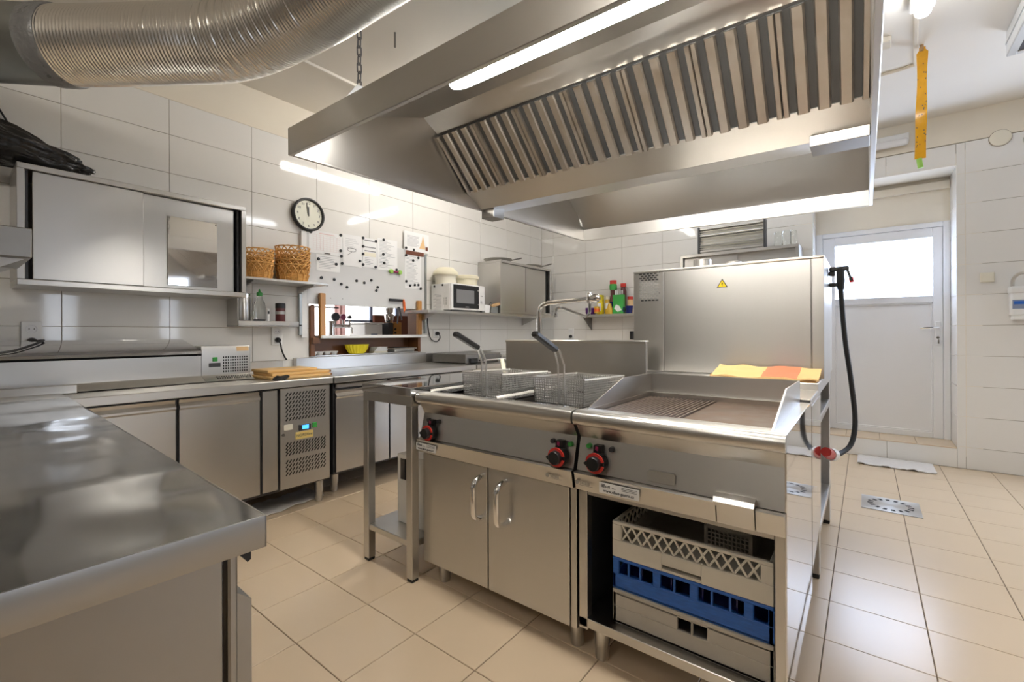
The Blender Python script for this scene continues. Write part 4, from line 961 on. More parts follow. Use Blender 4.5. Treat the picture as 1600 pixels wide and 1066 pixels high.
# shelf under microwave
ms = thing('wall_shelf', 'long stainless steel wall shelf carrying the microwave', 'shelf', (3.5, 3.4, 1.33))
MB().box(2.84, 5.0, 3.21, YL-0.002, 1.325, 1.3525, 0.003).build('shelf_board', 'steel_soft', ms)
for x in (3.0, 4.75): MB().prism([(YL-0.002, 1.324), (3.30, 1.324), (YL-0.002, 1.23)], 'x', x, x+0.012).build('bracket', 'steel_soft', ms, smooth=False)
# bin bag
bb = MB()
bt = bmesh.new(); bmesh.ops.create_icosphere(bt, subdivisions=5, radius=1)
for v in bt.verts:
    p = v.co.copy(); n1 = noise.noise(p*2.2+Vector((4, 1, 2))); n2 = noise.noise(Vector((p.x*3, p.y*9, p.z*9))+Vector((9, 0, 5)))
    rr_ = 1+0.16*n1+0.09*n2
    taper = 1.0 if p.x < -0.1 else max(0.62, 1-0.32*(p.x+0.1))
    v.co = Vector((0.16+0.375*p.x*rr_, 3.38+0.11*p.y*rr_*taper, 2.09+0.115*p.z*rr_*taper-0.055*p.x+(0 if p.z > 0 else 0)))
    v.co.z = max(v.co.z, 1.976 if v.co.x > 0.249 else 1.93)
bb._add(bt); t = tag(bb.build('bin_bag', 'bag'), 'crumpled black plastic bag lying on top of the left wall cabinet', 'bag')
t = tag(MB().tube(smooth_path([(0.10, YL-0.012, 2.52), (0.20, YL-0.012, 2.33), (0.26, YL-0.012, 2.20), (0.30, YL-0.012, 2.05)], 4), 0.005, 6).build('wall_cable', 'rubber'), 'thin black cable running down the tiles behind the black bag', 'cable')
# sockets
def socket(label, x, z, plug_z=None, cable=None, double=True):
    h = 0.074 if double else 0.042
    t = thing('wall_socket', label, 'socket', (x, YL, z))
    MB().box(x-0.041, x+0.041, YL-0.011, YL-0.0005, z-h, z+h, 0.004).build('socket_plate', 'white', t)
    zs = (z+0.034, z-0.034) if double else (z,)
    for zz in zs:
        rg = MB().lathe([(0.024, 0), (0.024, -0.003), (0.020, -0.003), (0.019, -0.0008)], (x, YL-0.011, zz), 18, 'y').build('socket_ring', 'pvc', t)
        for dx in (-0.0095, 0.0095): MB().cyl((x+dx, YL-0.0125, zz), (x+dx, YL-0.0115, zz), 0.0028, n=8).build('pin_hole', 'black', rg)
    if plug_z is not None:
        p = thing('power_plug', cable[0], 'plug', (x, YL-0.012, plug_z))
        MB().lathe([(0.019, -0.0025), (0.021, -0.014), (0.018, -0.03), (0.010, -0.042)], (x, YL-0.011, plug_z), 16, 'y').build('plug_body', 'black', p)
        if cable[1]: MB().tube(smooth_path(cable[1], 6), 0.0055, 6).build('plug_cable', 'rubber', p)
    return t
socket('white double wall socket above the topping cooler at the far left', 0.326, 1.128, 1.094, ('black plug in the far left wall socket', None))
socket('white double wall socket below the small spice shelf', 1.617, 1.118, 1.084, ('black plug with hanging cable below the spice shelf', [(1.617, YL-0.045, 1.08), (1.625, YL-0.05, 1.05), (1.645, YL-0.03, 1.0), (1.675, YL-0.012, 0.95), (1.69, YL-0.012, 0.93)]))
socket('single wall socket below the microwave shelf', 3.245, 1.13, 1.13, ('black plug and looped cable of the microwave', [(3.245, YL-0.05, 1.125), (3.26, YL-0.05, 1.085), (3.22, YL-0.04, 1.045), (3.155, YL-0.02, 1.08), (3.118, YL-0.02, 1.22), (3.115, YL-0.02, 1.32)]), double=False)
t = thing('wall_socket', 'white double wall socket on the back wall behind the tap', 'socket', (XB, 3.077, 1.12))
MB().box(XB-0.011, XB-0.0005, 3.036, 3.118, 1.05, 1.19, 0.004).build('socket_plate', 'white', t)
for zz in (1.152, 1.085): MB().lathe([(0.024, 0), (0.024, -0.003), (0.019, -0.001)], (XB-0.011, 3.077, zz), 16, 'x').build('socket_ring', 'pvc', t)
p = tag(MB().lathe([(0.020, -0.002), (0.021, -0.014), (0.012, -0.04)], (XB-0.011, 3.077, 1.085), 14, 'x').build('power_plug', 'black'), 'black plug in the socket on the back wall', 'plug')
# clock
ck = thing('wall_clock', 'round black-rimmed wall clock with cream face showing two minutes to twelve', 'clock', (1.862, YL, 2.09))
cx, cz, cr = 1.862, 2.090, 0.132
MB().lathe([(cr-0.004, 0), (cr, -0.006), (cr, -0.034), (cr-0.006, -0.042), (cr-0.014, -0.042), (cr-0.02, -0.028), (cr-0.02, -0.02)], (cx, YL-0.0005, cz), 48, 'y').build('clock_rim', 'black', ck)
MB().lathe([(cr-0.017, 0.002), (cr-0.017, -0.001)], (cx, YL-0.0235, cz), 40, 'y').build('clock_face', 'clockface', ck)
nm = MB()
for i in range(1, 13):
    a = PI/2-i*PI/6; nm.text(str(i), 0.028, (cx+0.090*math.cos(a), YL-0.0262, cz+0.090*math.sin(a)), (1, 0, 0), (0, 0, 1))
nm.build('clock_numerals', 'printd', ck, smooth=False)
MB().bar((cx, YL-0.0275, cz-0.012), (cx-0.002, YL-0.0275, cz+0.062), 0.008, 0.0015, up=(0, 1, 0)).build('hour_hand', 'black', ck)
MB().bar((cx, YL-0.0295, cz-0.015), (cx-0.018, YL-0.0295, cz+0.092), 0.005, 0.0015, up=(0, 1, 0)).build('minute_hand', 'black', ck)
# two small shelves
s1 = thing('wall_shelf', 'thin steel wall shelf carrying the wicker baskets', 'shelf', (1.6, 3.4, 1.5))
MB().box(1.29, 1.885, 3.27, YL-0.002, 1.503, 1.519, 0.002).build('shelf_board', 'steel_soft', s1)
for x in (1.35, 1.78): MB().prism([(YL-0.002, 1.502), (3.30, 1.502), (3.30, 1.495), (YL-0.02, 1.45), (YL-0.002, 1.42)], 'x', x, x+0.01).build('bracket', 'steel_soft', s1, smooth=False)
s2 = thing('wall_shelf', 'small steel spice shelf with raised front edge under the basket shelf', 'shelf', (1.5, 3.45, 1.18))
MB().box(1.276, 1.70, 3.37, YL-0.002, 1.184, 1.190).box(1.276, 1.70, 3.37, 3.376, 1.184, 1.222, 0.002).box(1.276, 1.283, 3.37, YL-0.002, 1.184, 1.38, 0.001).build('shelf_tray', 'steel', s2)
MB().box(1.78, 1.805, YL-0.03, YL-0.002, 1.12, 1.45, 0.003).build('wall_upright', 'galv', s2)
MB().box(1.70, 1.80, YL-0.03, YL-0.012, 1.192, 1.204).build('rear_strip', 'dark', s2, smooth=False)
# items on spice shelf
Z2 = 1.1905
t = thing('steel_canister', 'tall cylindrical steel canister at the left end of the spice shelf', 'canister', (1.345, 3.46, Z2))
MB().lathe([(0.046, 0), (0.048, 0.004), (0.048, 0.20), (0.046, 0.205)], (1.345, 3.46, Z2), 24).build('canister_body', 'steel', t)
MB().lathe([(0.049, 0.2), (0.049, 0.222), (0.02, 0.23)], (1.345, 3.46, Z2), 24).build('canister_lid', 'chrome', t)
t = thing('squeeze_bottle', 'clear plastic squeeze bottle with green pointed cap on the spice shelf', 'bottle', (1.443, 3.43, Z2))
MB().lathe([(0.037, 0), (0.039, 0.006), (0.039, 0.13), (0.033, 0.165), (0.018, 0.195), (0.016, 0.215)], (1.443, 3.43, Z2), 24).build('bottle_body', 'glass', t)
MB().lathe([(0.034, 0.004), (0.034, 0.045)], (1.443, 3.43, Z2), 20).build('dark_contents', 'dark', t)
MB().lathe([(0.019, 0.212), (0.019, 0.236), (0.008, 0.243), (0.004, 0.262)], (1.443, 3.43, Z2), 16).build('bottle_cap', 'green', t)
t = thing('kitchen_timer', 'small white digital thermometer standing beside the squeeze bottle', 'thermometer', (1.497, 3.42, Z2))
MB().box(1.488, 1.508, 3.412, 3.424, Z2, Z2+0.125, 0.004).build('timer_body', 'white', t)
MB().box(1.493, 1.503, 3.410, 3.413, Z2+0.085, Z2+0.105).build('timer_window', 'black', t, smooth=False)
t = thing('spice_jar', 'dark red labelled spice jar with black lid on the spice shelf', 'jar', (1.59, 3.43, Z2))
MB().lathe([(0.033, 0), (0.034, 0.004), (0.034, 0.13)], (1.59, 3.43, Z2), 20).build('jar_body', 'spice', t)
MB().lathe([(0.035, 0.13), (0.035, 0.165), (0.032, 0.168)], (1.59, 3.43, Z2), 20).build('jar_lid', 'black', t)
MB().lathe([(0.0348, 0.085), (0.0348, 0.108)], (1.59, 3.43, Z2), 20).build('jar_label', 'badge', t)
t = tag(MB().box(1.655, 1.695, 3.38, 3.50, Z2, Z2+0.024, 0.002).build('wooden_block', 'boardwood'), 'small pale wooden block at the right end of the spice shelf', 'block')
# wicker baskets
def wicker(parent, R=0.118, h=0.125):
    b = MB(); n = 30; r0 = R*0.80
    prof = [(r0*0.97, 0.0)]
    for i in range(7):
        z = 0.004+i*0.0075; rr_ = r0+(R-r0)*z/h
        prof += [(rr_+0.0028, z), (rr_, z+0.00375)]
    prof += [(prof[-1][0]-0.008, 0.052), (r0-0.006, 0.004), (0.01, 0.004), (0.01, 0)]
    b.lathe(prof, (0, 0, 0), n)
    for i in range(15):
        a = 2*PI*i/15; b.tube([(r0*math.cos(a)*1.02, r0*math.sin(a)*1.02, 0.0), ((r0+0.02)*math.cos(a), (r0+0.02)*math.sin(a), 0.058)], 0.0042, 5)
    b.build('woven_base', 'wicker', parent, local=True)
    l = MB()
    N = 15
    for i in range(N):
        for sg in (1, -1):
            pts = []
            for j in range(8):
                f = j/7; a = 2*PI*i/N + sg*(f*0.62); z = 0.054+(h-0.054)*math.sin(f*PI/2*1.0); rr_ = r0+(R-r0)*z/h + 0.0022*sg*math.cos(f*9)
                pts.append((rr_*math.cos(a), rr_*math.sin(a), z))
            l.tube(pts, 0.0042, 5, caps=False)
    l.build('lattice_weave', 'wicker', parent, local=True)
    rm = MB()
    for q in (0, 1): rm.tube([((R+0.002*math.sin(a*11+q*PI))*math.cos(a), (R+0.002*math.sin(a*11+q*PI))*math.sin(a), h-0.002+0.003*math.cos(a*11+q*PI)) for a in [i*PI/40 for i in range(80)]], 0.0034, 5, closed=True)
    rm.build('braided_rim', 'wicker', parent, local=True)
lab = lambda side, w: 'honey brown wicker bread basket, %s of the %s stack on the shelf' % (w, side)
words5 = ['lowest', 'second from below', 'middle one', 'second from top', 'topmost']; words4 = ['lowest', 'second from below', 'second from top', 'topmost']
wk = thing('bread_basket', lab('right', words5[0]), 'basket', (1.668, 3.40, 1.5195), group='bread baskets stacked on the shelf'); wicker(wk)
for i in range(1, 5): dup(wk, (1.668+0.003*(i % 2), 3.40, 1.5195+i*0.0335), i*0.21, lab('right', words5[i]))
for i in range(4):
    b = dup(wk, (1.423, 3.405, 1.5195+i*0.0315), 0.1+i*0.17, lab('left', words4[i])); b.scale = (0.86, 0.86, 0.92)
# ------------------------------------------------------------------ serving hatch, whiteboard
WB = 3.530
wbd = thing('whiteboard', 'large grey-white magnetic sheet panel sliding above the serving hatch', 'board', (2.45, WB, 1.37))
MB().box(1.845, 3.075, WB, WB+0.012, 1.372, 1.952, 0.002).build('board_sheet', 'whiteboard', wbd)
MB().box(3.075, 3.100, WB-0.006, WB+0.02, 1.13, 1.93, 0.002).build('side_rail', 'galv', wbd)
MB().box(1.80, 1.845, WB-0.004, WB+0.02, 1.10, 1.95, 0.002).build('side_rail', 'white', wbd)
for x in (2.05, 2.16): MB().cyl((x, WB-0.002, 1.43), (x, WB, 1.43), 0.004, n=8).build('board_screw', 'steel_dark', wbd)
hf = thing('hatch_frame', 'brown wooden frame with white sill around the serving hatch', 'frame', (2.45, YL, 0.95))
MB().box(1.935, 1.982, 3.485, WB-0.008, 1.10, 1.462, 0.004).build('post', 'wood', hf)
MB().box(2.955, 3.002, 3.485, WB-0.008, 1.12, 1.456, 0.004).build('post', 'wood', hf)
MB().box(1.877, 1.915, YL-0.02, YL+0.155, 0.947, 1.36, 0.003).build('jamb', 'wood_d', hf)
MB().box(3.0, 3.033, YL-0.01, YL+0.155, 0.947, 1.36, 0.003).build('jamb', 'wood_d', hf)
MB().box(1.94, 3.06, 3.47, YL+0.155, 1.092, 1.118, 0.004).build('sill', 'white', hf)
MB().box(1.877, 3.033, YL+0.14, YL+0.157, 0.947, 1.09, 0.002).build('niche_back', 'wood_d', hf)
MB().box(1.88, 1.94, 3.50, YL+0.01, 1.05, 1.10, 0.003).build('lower_rail', 'wood_d', hf)
MB().box(1.877, 3.033, YL-0.006, YL+0.14, 0.945, 0.951).build('niche_floor', 'steel_soft', hf, smooth=False)
MB().box(1.905, 1.93, YL+0.02, YL+0.03, 1.13, 1.37).build('latch_strip', 'black', hf, smooth=False)
# papers
def paper(name, label, x0, x1, z0, z1, kind, mat='paper', y=WB-0.0015, rz=0):
    t = thing(name, label, 'paper', ((x0+x1)/2, y, z0))
    rot = Matrix.Rotation(rz, 3, 'Y') if rz else None; pv = ((x0+x1)/2, y, z1)
    MB().box(x0, x1, y-0.0006, y+0.0004, z0, z1, rot=rot, piv=pv).build('sheet', mat, t, smooth=False)
    p = MB(); yy = y-0.0009; w, h = x1-x0, z1-z0; R_ = random.Random(label)
    def ln(a, b, c, d): p.box(x0+a*w, x0+b*w, yy-0.0002, yy+0.0002, z0+c*h, z0+d*h, rot=rot, piv=pv)
    if kind == 'text':
        for i in range(int(h/0.013)-2): ln(0.1, 0.45+0.45*R_.random(), 1-(i+1.5)*0.013/h, 1-(i+1.5)*0.013/h+0.0042/h)
        p.build('printed_lines', 'print', t, smooth=False, kind='stuff')
    elif kind == 'table':
        for i in range(8): ln(0.12, 0.92, 0.15+i*0.095, 0.155+i*0.095)
        for i in range(9): ln(0.12+i*0.1, 0.124+i*0.1, 0.15, 0.82)
        ln(0.3, 0.75, 0.88, 0.92); p.build('printed_table', 'printp', t, smooth=False)
        q = MB(); q.box(x0+w*0.45, x0+w*0.62, yy-0.003, yy, z0+h*0.02, z0+h*0.06, 0.001); q.build('bar_magnet', 'black', t)
    elif kind == 'sketch':
        for i in range(5): ln(0.1, 0.5+0.3*R_.random(), 0.62+i*0.06, 0.63+i*0.06)
        p.build('printed_lines', 'print', t, smooth=False)
        q = MB(); q.tube([(x0+w*(0.45+0.22*math.cos(a)), yy-0.0003, z0+h*(0.52+0.06*math.sin(a))) for a in [i*PI/8 for i in range(16)]], 0.0016, 4, closed=True)
        q.bar((x0+w*0.2, yy-0.0003, z0+h*0.57), (x0+w*0.7, yy-0.0003, z0+h*0.57), 0.003, 0.0008, up=(0, 1, 0)).bar((x0+w*0.2, yy-0.0003, z0+h*0.33), (x0+w*0.45, yy-0.0003, z0+h*0.46), 0.003, 0.0008, up=(0, 1, 0))
        q.build('pen_sketch', 'printd', t)
    elif kind == 'bars':
        for zz in (0.55, 0.68, 0.9): ln(0.12, 0.92, zz, zz+0.025)
        p.build('marker_lines', 'printd', t, smooth=False)
        q = MB()
        for i in range(5): q.box(x0+0.15*w, x0+w*(0.4+0.4*R_.random()), yy-0.0002, yy+0.0002, z0+h*(0.10+i*0.055), z0+h*(0.118+i*0.055))
        q.build('printed_lines', 'print', t, smooth=False)
        MB().box(x0+0.08*w, x0+0.94*w, yy-0.0001, yy+0.0003, z0+0.38*h, z0+0.52*h).build('yellow_note', 'papery', t, smooth=False)
    elif kind == 'leaflet':
        for i in range(9): ln(0.12, 0.5+0.12*R_.random(), 0.25+i*0.065, 0.275+i*0.065)
        p.build('printed_lines', 'print', t, smooth=False)
        MB().prism([(x0+0.6*w, z0+0.2*h), (x0+0.85*w, z0+0.2*h), (x0+0.80*w, z0+0.55*h), (x0+0.75*w, z0+0.92*h), (x0+0.70*w, z0+0.55*h)], 'y', yy-0.0003, yy).build('orange_print', 'tan', t, smooth=False)
        MB().box(x0+0.86*w, x0+0.96*w, yy-0.0003, yy, z0+0.14*h, z0+0.34*h).build('dark_print', 'wood_m', t, smooth=False)
    return t
paper('pinned_paper', 'white sheet with a pale red table at the upper left of the whiteboard', 1.862, 2.160, 1.79, 1.975, 'table')
paper('pinned_paper', 'small white note below the red table sheet on the whiteboard', 1.925, 2.135, 1.650, 1.784, 'text')
paper('pinned_paper', 'white sheet with a pen-drawn loop on the whiteboard', 2.165, 2.352, 1.718, 1.992, 'sketch')
paper('pinned_paper', 'white sheet with three thick dark lines and a yellow note', 2.358, 2.505, 1.725, 1.992, 'bars')
paper('pinned_paper', 'white text sheet right of the sheet with dark lines', 2.512, 2.735, 1.722, 2.012, 'text')
paper('pinned_paper', 'white leaflet with orange print at the top right corner of the whiteboard', 2.815, 3.13, 1.945, 2.135, 'leaflet', y=WB-0.004)
paper('pinned_paper', 'long narrow white sheet hanging at the right edge of the whiteboard', 2.822, 3.03, 1.572, 1.905, 'text')
MB_ = MB().box(2.835, 3.06, WB-0.0075, WB-0.0055, 1.905, 1.945); t = tag(MB_.build('photo_strip', 'wood_m', smooth=False), 'dark reddish printed strip under the orange leaflet on the whiteboard', 'paper')
mag0 = None
def magnet(x, z, label, group, y=WB-0.002, r=0.0125, mat='black'):
    global mag0
    if mag0 is None:
        mag0 = MB().lathe([(r, 0), (r, -0.006), (r-0.003, -0.009)], (0, 0, 0), 12, 'y').build('round_magnet', mat); o = mag0
    else:
        o = mag0.copy(); C.objects.link(o)
    o.location = (x, y, z); ROOTM[o.name] = Matrix.Translation((x, y, z)); tag(o, label, 'magnet', group); return o
ORD = ['first', 'second', 'third', 'fourth', 'fifth', 'sixth', 'seventh', 'eighth', 'ninth', 'tenth', 'eleventh', 'twelfth', 'thirteenth', 'fourteenth', 'fifteenth', 'sixteenth', 'seventeenth', 'eighteenth']
for i_, (x, z) in enumerate(sorted(((1.968, 1.593), (2.082, 1.588), (2.018, 1.539), (2.147, 1.555), (2.201, 1.532), (2.295, 1.596), (2.372, 1.585), (2.445, 1.615), (2.513, 1.556), (2.499, 1.526)))):
    magnet(x, z, ORD[i_]+' round black magnet from the left on the bare lower half of the whiteboard', 'black magnets on the bare lower half of the whiteboard', y=WB)
for i_, (x, z) in enumerate(sorted(((1.878, 1.955), (2.143, 1.972), (2.142, 1.839), (2.148, 1.793), (1.942, 1.745), (2.1, 1.719), (2.155, 1.732), (2.361, 1.985), (2.361, 1.91), (2.36, 1.841), (2.328, 1.774), (2.36, 1.747), (2.495, 1.975), (2.49, 1.739), (2.579, 2.003), (2.575, 1.867), (2.585, 1.788), (2.724, 1.74)))):
    magnet(x, z, ORD[i_]+' round black magnet from the left pinning the row of white sheets', 'black magnets pinning the row of sheets on the whiteboard')
for i_, (x, z) in enumerate(sorted(((2.837, 1.966), (2.933, 1.96), (2.836, 1.893), (2.925, 1.853), (2.99, 1.886), (2.838, 1.641), (2.884, 1.601), (2.944, 1.612), (2.989, 1.617), (3.02, 1.583)))):
    magnet(x, z, ORD[i_]+' round black magnet from the left on the sheets at the right board edge', 'black magnets on the sheets at the right edge of the whiteboard', y=WB-0.005)
t = thing('toy_magnet', 'green and pink dumbbell-shaped magnet on the whiteboard', 'magnet', (2.70, WB, 1.718))
for x in (2.655, 2.755): MB().lathe([(0.012, 0), (0.021, -0.004), (0.021, -0.022), (0.012, -0.026)], (x, WB-0.002, 1.717), 14, 'y').build('green_knob', 'lime', t)
MB().cyl((2.67, WB-0.014, 1.717), (2.74, WB-0.014, 1.717), 0.009, n=10).build('pink_bar', 'pinkglass', t)
t = tag(MB().box(2.632, 2.785, WB-0.026, WB-0.001, 1.437, 1.460, 0.004).build('magnetic_holder', 'black'), 'black magnetic holder bar at the bottom right of the whiteboard', 'holder')
t = thing('orange_knife', 'small knife with orange handle hanging at the right end of the black holder', 'knife', (2.81, WB, 1.44))
MB().tube([(2.800, WB-0.010, 1.462), (2.806, WB-0.011, 1.43), (2.812, WB-0.011, 1.37), (2.806, WB-0.010, 1.335)], [0.008, 0.012, 0.011, 0.004], 8).build('knife_handle', 'orange', t)
t = thing('black_scissors', 'black scissors hanging in the serving hatch opening below the holder', 'scissors', (2.74, WB-0.01, 1.36))
MB().bar((2.737, WB-0.012, 1.385), (2.725, WB-0.012, 1.225), 0.016, 0.006).bar((2.745, WB-0.016, 1.385), (2.775, WB-0.016, 1.26), 0.014, 0.006).build('scissor_arms', 'dark', t)
# niche items
NZ = 0.9515
for i, x in enumerate((1.955, 2.01, 2.075, 2.14)):
    t = MB().lathe([(0.018, 0), (0.033, 0.028), (0.033, 0.031), (0.028, 0.031), (0.014, 0.006)], (x-0.02, YL+0.045, NZ), 18).build('white_cup', 'white')
    tag(t, '%s white cup in the row at the left of the hatch niche' % ('leftmost', 'second from left', 'third from left', 'rightmost')[i], 'cup', 'white cups in the hatch niche')
bw = MB(); n = 40
prof = [(0.06, 0.0), (0.075, 0.004), (0.105, 0.05), (0.112, 0.078), (0.116, 0.08), (0.113, 0.083), (0.108, 0.078), (0.07, 0.010)]
bw.lathe(prof, (2.335, YL+0.0, NZ), n)
for v in bw.bm.verts:
    pass
yb = bw.build('yellow_bowl', 'yellow', smooth=False); tag(yb, 'fluted yellow plastic bowl in the hatch niche', 'bowl')
for v in yb.data.vertices:
    a = math.atan2(v.co.y-YL, v.co.x-2.335); k = 1+0.025*math.cos(20*a)
    v.co.x = 2.335+(v.co.x-2.335)*k; v.co.y = YL+(v.co.y-YL)*k*0.55+0.035
t = thing('napkin_stack', 'pile of folded white paper napkins beside the yellow bowl', 'napkins', (2.57, YL+0.05, NZ))
for i in range(7): MB().box(2.50+0.003*i, 2.645-0.004*(i % 3), YL+0.005, YL+0.10, NZ+i*0.008, NZ+i*0.008+0.007, 0.002, rot=Matrix.Rotation(math.radians(3*(i-3)), 3, 'Z')).build('napkin', 'paper' if i > 1 else 'papery', t)
t = thing('oval_tray', 'dark grey casserole dish with pale rim at the right of the hatch niche', 'dish', (2.84, YL+0.05, NZ))
MB().box(2.715, 2.965, YL-0.005, YL+0.11, NZ, NZ+0.032, 0.014, 3).build('dish_body', 'badge', t)
MB().box(2.70, 2.985, YL-0.012, YL+0.118, NZ+0.03, NZ+0.038, 0.004).build('dish_rim', 'greyplastic', t)
MB().box(2.725, 2.96, YL+0.0, YL+0.105, NZ+0.037, NZ+0.046, 0.004).build('dish_lid', 'dark', t)
# bar room beyond the hatch
br = MB().box(1.0, 6.5, YL+0.16, 7.9, 0.0, 0.02).build('bar_room_floor', 'wood_d', smooth=False, kind='structure')
MB().box(1.0, 1.05, YL+0.165, 7.9, 0, 2.6).build('wall_bar_left', 'barwall', smooth=False, kind='structure')
MB().box(6.45, 6.5, YL+0.165, 7.9, 0, 2.6).build('wall_bar_right', 'wood_m', smooth=False, kind='structure')
wbk = MB().box(1.0, 6.5, 7.8, 7.9, 0, 2.6).build('wall_bar_back', 'barwall', smooth=False, kind='structure')
MB().box(1.0, 6.5, YL+0.165, 7.9, 2.6, 2.65).build('bar_room_ceiling', 'barwall', smooth=False, kind='structure')
w2 = MB()
for a, b in ((3.95, 4.02), (4.70, 4.78), (5.32, 5.38), (5.94, 6.02)): w2.box(a, b, 7.72, 7.79, 0.9, 2.3)
w2.box(3.95, 6.02, 7.72, 7.79, 1.36, 1.40).box(3.95, 6.02, 7.72, 7.79, 2.25, 2.3).box(3.95, 6.02, 7.70, 7.79, 0.88, 0.93)
wi = w2.build('window_2', 'slate', smooth=False, kind='structure')
for a, b in ((4.02, 4.70), (4.78, 5.32), (5.38, 5.94)):
    for c, d in ((0.93, 1.36), (1.40, 2.25)): MB().box(a, b, 7.76, 7.77, c, d).build('window_pane', 'barpane', wi)
t = thing('bar_window', 'bright white window panel seen through the left part of the serving hatch', 'window', (2.6, 5.0, 1.0))
MB().box(2.2, 2.95, 5.0, 5.02, 1.02, 1.75).build('lit_panel', 'barpane', t, smooth=False)
MB().box(2.18, 3.0, 4.985, 5.0, 1.435, 1.45).build('panel_bar', 'dark', t, smooth=False)
MB().box(2.3, 2.9, 4.99, 5.03, 0.02, 1.02).build('panel_base', 'barwall', t, smooth=False)
t = thing('curtain', 'pink patterned curtain seen through the serving hatch', 'curtain', (3.2, 5.4, 1.0))
MB().prism([(3.0+0.012*i, 5.4+0.02*math.sin(i*1.1)) for i in range(30)] + [(3.348-0.012*i, 5.41+0.02*math.sin((29-i)*1.1)) for i in range(30)], 'z', 0.021, 2.4).build('curtain_cloth', 'curtain', t, smooth=False)
bc = thing('bar_counter', 'bar counter behind the serving hatch', 'counter', (2.9, 4.2, 0))
MB().box(1.95, 3.9, 4.0, 4.6, 0.02, 1.03).build('counter_body', 'wood_d', bc, smooth=False)
MB().box(1.93, 3.92, 3.97, 4.63, 1.03, 1.06, 0.005).build('counter_top', 'white', bc)
t = thing('beer_tap', 'silver beer tap column with black and pink round badges in the hatch view', 'tap', (2.45, 4.2, 1.06))
MB().lathe([(0.05, 0), (0.03, 0.02), (0.026, 0.16), (0.03, 0.2)], (2.45, 4.2, 1.0605), 16).build('tap_column', 'chrome', t)
MB().cyl((2.44, 4.19, 1.21), (2.64, 4.19, 1.21), 0.018, n=12).build('tap_bar', 'chrome', t)
for x, r, m in ((2.472, 0.042, 'black'), (2.555, 0.03, 'pinkglass'), (2.63, 0.02, 'black')):
    MB().lathe([(r, -0.012), (r, 0.012)], (x, 4.17, 1.30), 20, 'y').build('tap_badge', m, t); MB().cyl((x, 4.17, 1.20), (x, 4.17, 1.27), 0.008, n=8).build('tap_lever', 'chrome', t)
MB().tube([(2.62, 4.18, 1.2), (2.62, 4.12, 1.19), (2.62, 4.11, 1.13)], 0.009, 8).build('tap_spout', 'chrome', t)
t = thing('white_appliance', 'white box-shaped cash register behind the serving hatch', 'register', (2.95, 4.3, 1.06))
MB().box(2.80, 3.02, 4.15, 4.45, 1.0605, 1.235, 0.01).box(2.79, 3.03, 4.14, 4.46, 1.235, 1.25, 0.003).build('register_body', 'white', t)
MB().box(2.87, 2.95, 4.147, 4.151, 1.10, 1.13).build('register_screen', 'slate', t, smooth=False)
t = thing('coffee_grinder', 'coffee grinder with brown wooden side and dark jar behind the serving hatch', 'grinder', (3.16, 4.2, 1.06))
MB().box(3.055, 3.12, 4.1, 4.3, 1.0605, 1.25, 0.004).build('dark_body', 'dark', t)
MB().box(3.125, 3.235, 4.1, 4.3, 1.0605, 1.255, 0.004).build('wooden_side', 'wood', t)
MB().lathe([(0.04, 0), (0.05, 0.03), (0.055, 0.09), (0.03, 0.10), (0.045, 0.11), (0.05, 0.16)], (3.14, 4.2, 1.255), 16).build('bean_hopper', 'chrome', t)
for z in (1.10, 1.14, 1.18): MB().cyl((3.145, 4.09, z), (3.145, 4.10, z), 0.012, n=10).build('round_knob', 'black', t)
t = tag(MB().box(3.30, 3.95, 4.7, 4.74, 0.021, 1.36, 0.004).build('wood_screen', 'wood_m'), 'dark mahogany panel at the right of the hatch view', 'panel')
# ------------------------------------------------------------------ microwave and neighbours
mz = 1.3675
mw = thing('microwave', 'white microwave oven with black glass door on the wall shelf', 'microwave', (3.4, 3.38, 1.3525))
MX0, MX1, MY0, MY1, MZ1 = 3.16, 3.665, 3.235, 3.53, 1.634
MB().box(MX0, MX1, MY0+0.02, MY1, mz, MZ1, 0.006).build('housing', 'white', mw)
MB().box(MX0, MX1, MY0, MY0+0.022, mz, MZ1, 0.006).build('front_frame', 'white', mw)
dr = MB().box(MX0+0.03, MX0+0.405, MY0-0.006, MY0+0.002, mz+0.02, MZ1-0.012, 0.003).build('door_glass', 'black', mw)
MB().box(MX0+0.07, MX0+0.33, MY0-0.0068, MY0-0.005, mz+0.07, MZ1-0.06).build('door_window', 'mid', dr, smooth=False)
for z in (mz+0.06, MZ1-0.06): MB().box(MX0+0.382, MX0+0.40, MY0-0.009, MY0-0.005, z, z+0.008).build('door_hook', 'steel_soft', dr, smooth=False)
MB().box(MX0+0.20, MX0+0.25, MY0-0.0072, MY0-0.006, mz+0.03, mz+0.037).build('door_emblem', 'badge', dr, smooth=False)
MB().lathe([(0.026, 0), (0.026, -0.004), (0.018, -0.006), (0.016, -0.018)], (MX0+0.452, MY0, mz+0.10), 20, 'y').build('timer_dial', 'pvc', mw)
MB().box(MX0+0.435, MX0+0.47, MY0-0.003, MY0+0.001, mz+0.155, mz+0.162).build('panel_mark', 'badge', mw, smooth=False)
for k in range(2):
    for j in range(8): MB().box(MX0-0.001, MX0+0.002, MY0+0.06+k*0.035, MY0+0.08+k*0.035, mz+0.05+j*0.01, mz+0.055+j*0.01).build('side_vent', 'badge', mw, smooth=False) if j < 8 else None
for x in (MX0+0.03, MX1-0.03):
    for y in (MY0+0.03, MY1-0.03): MB().cyl((x, y, 1.353), (x, y, mz+0.001), 0.012, n=10).build('foot', 'black', mw)
t = paper('wall_note', 'white list on the left side of the microwave held by magnets', 3.0, 3.01, 1.4, 1.41, 'none')
bpy.data.objects.remove(t.children[0]); 
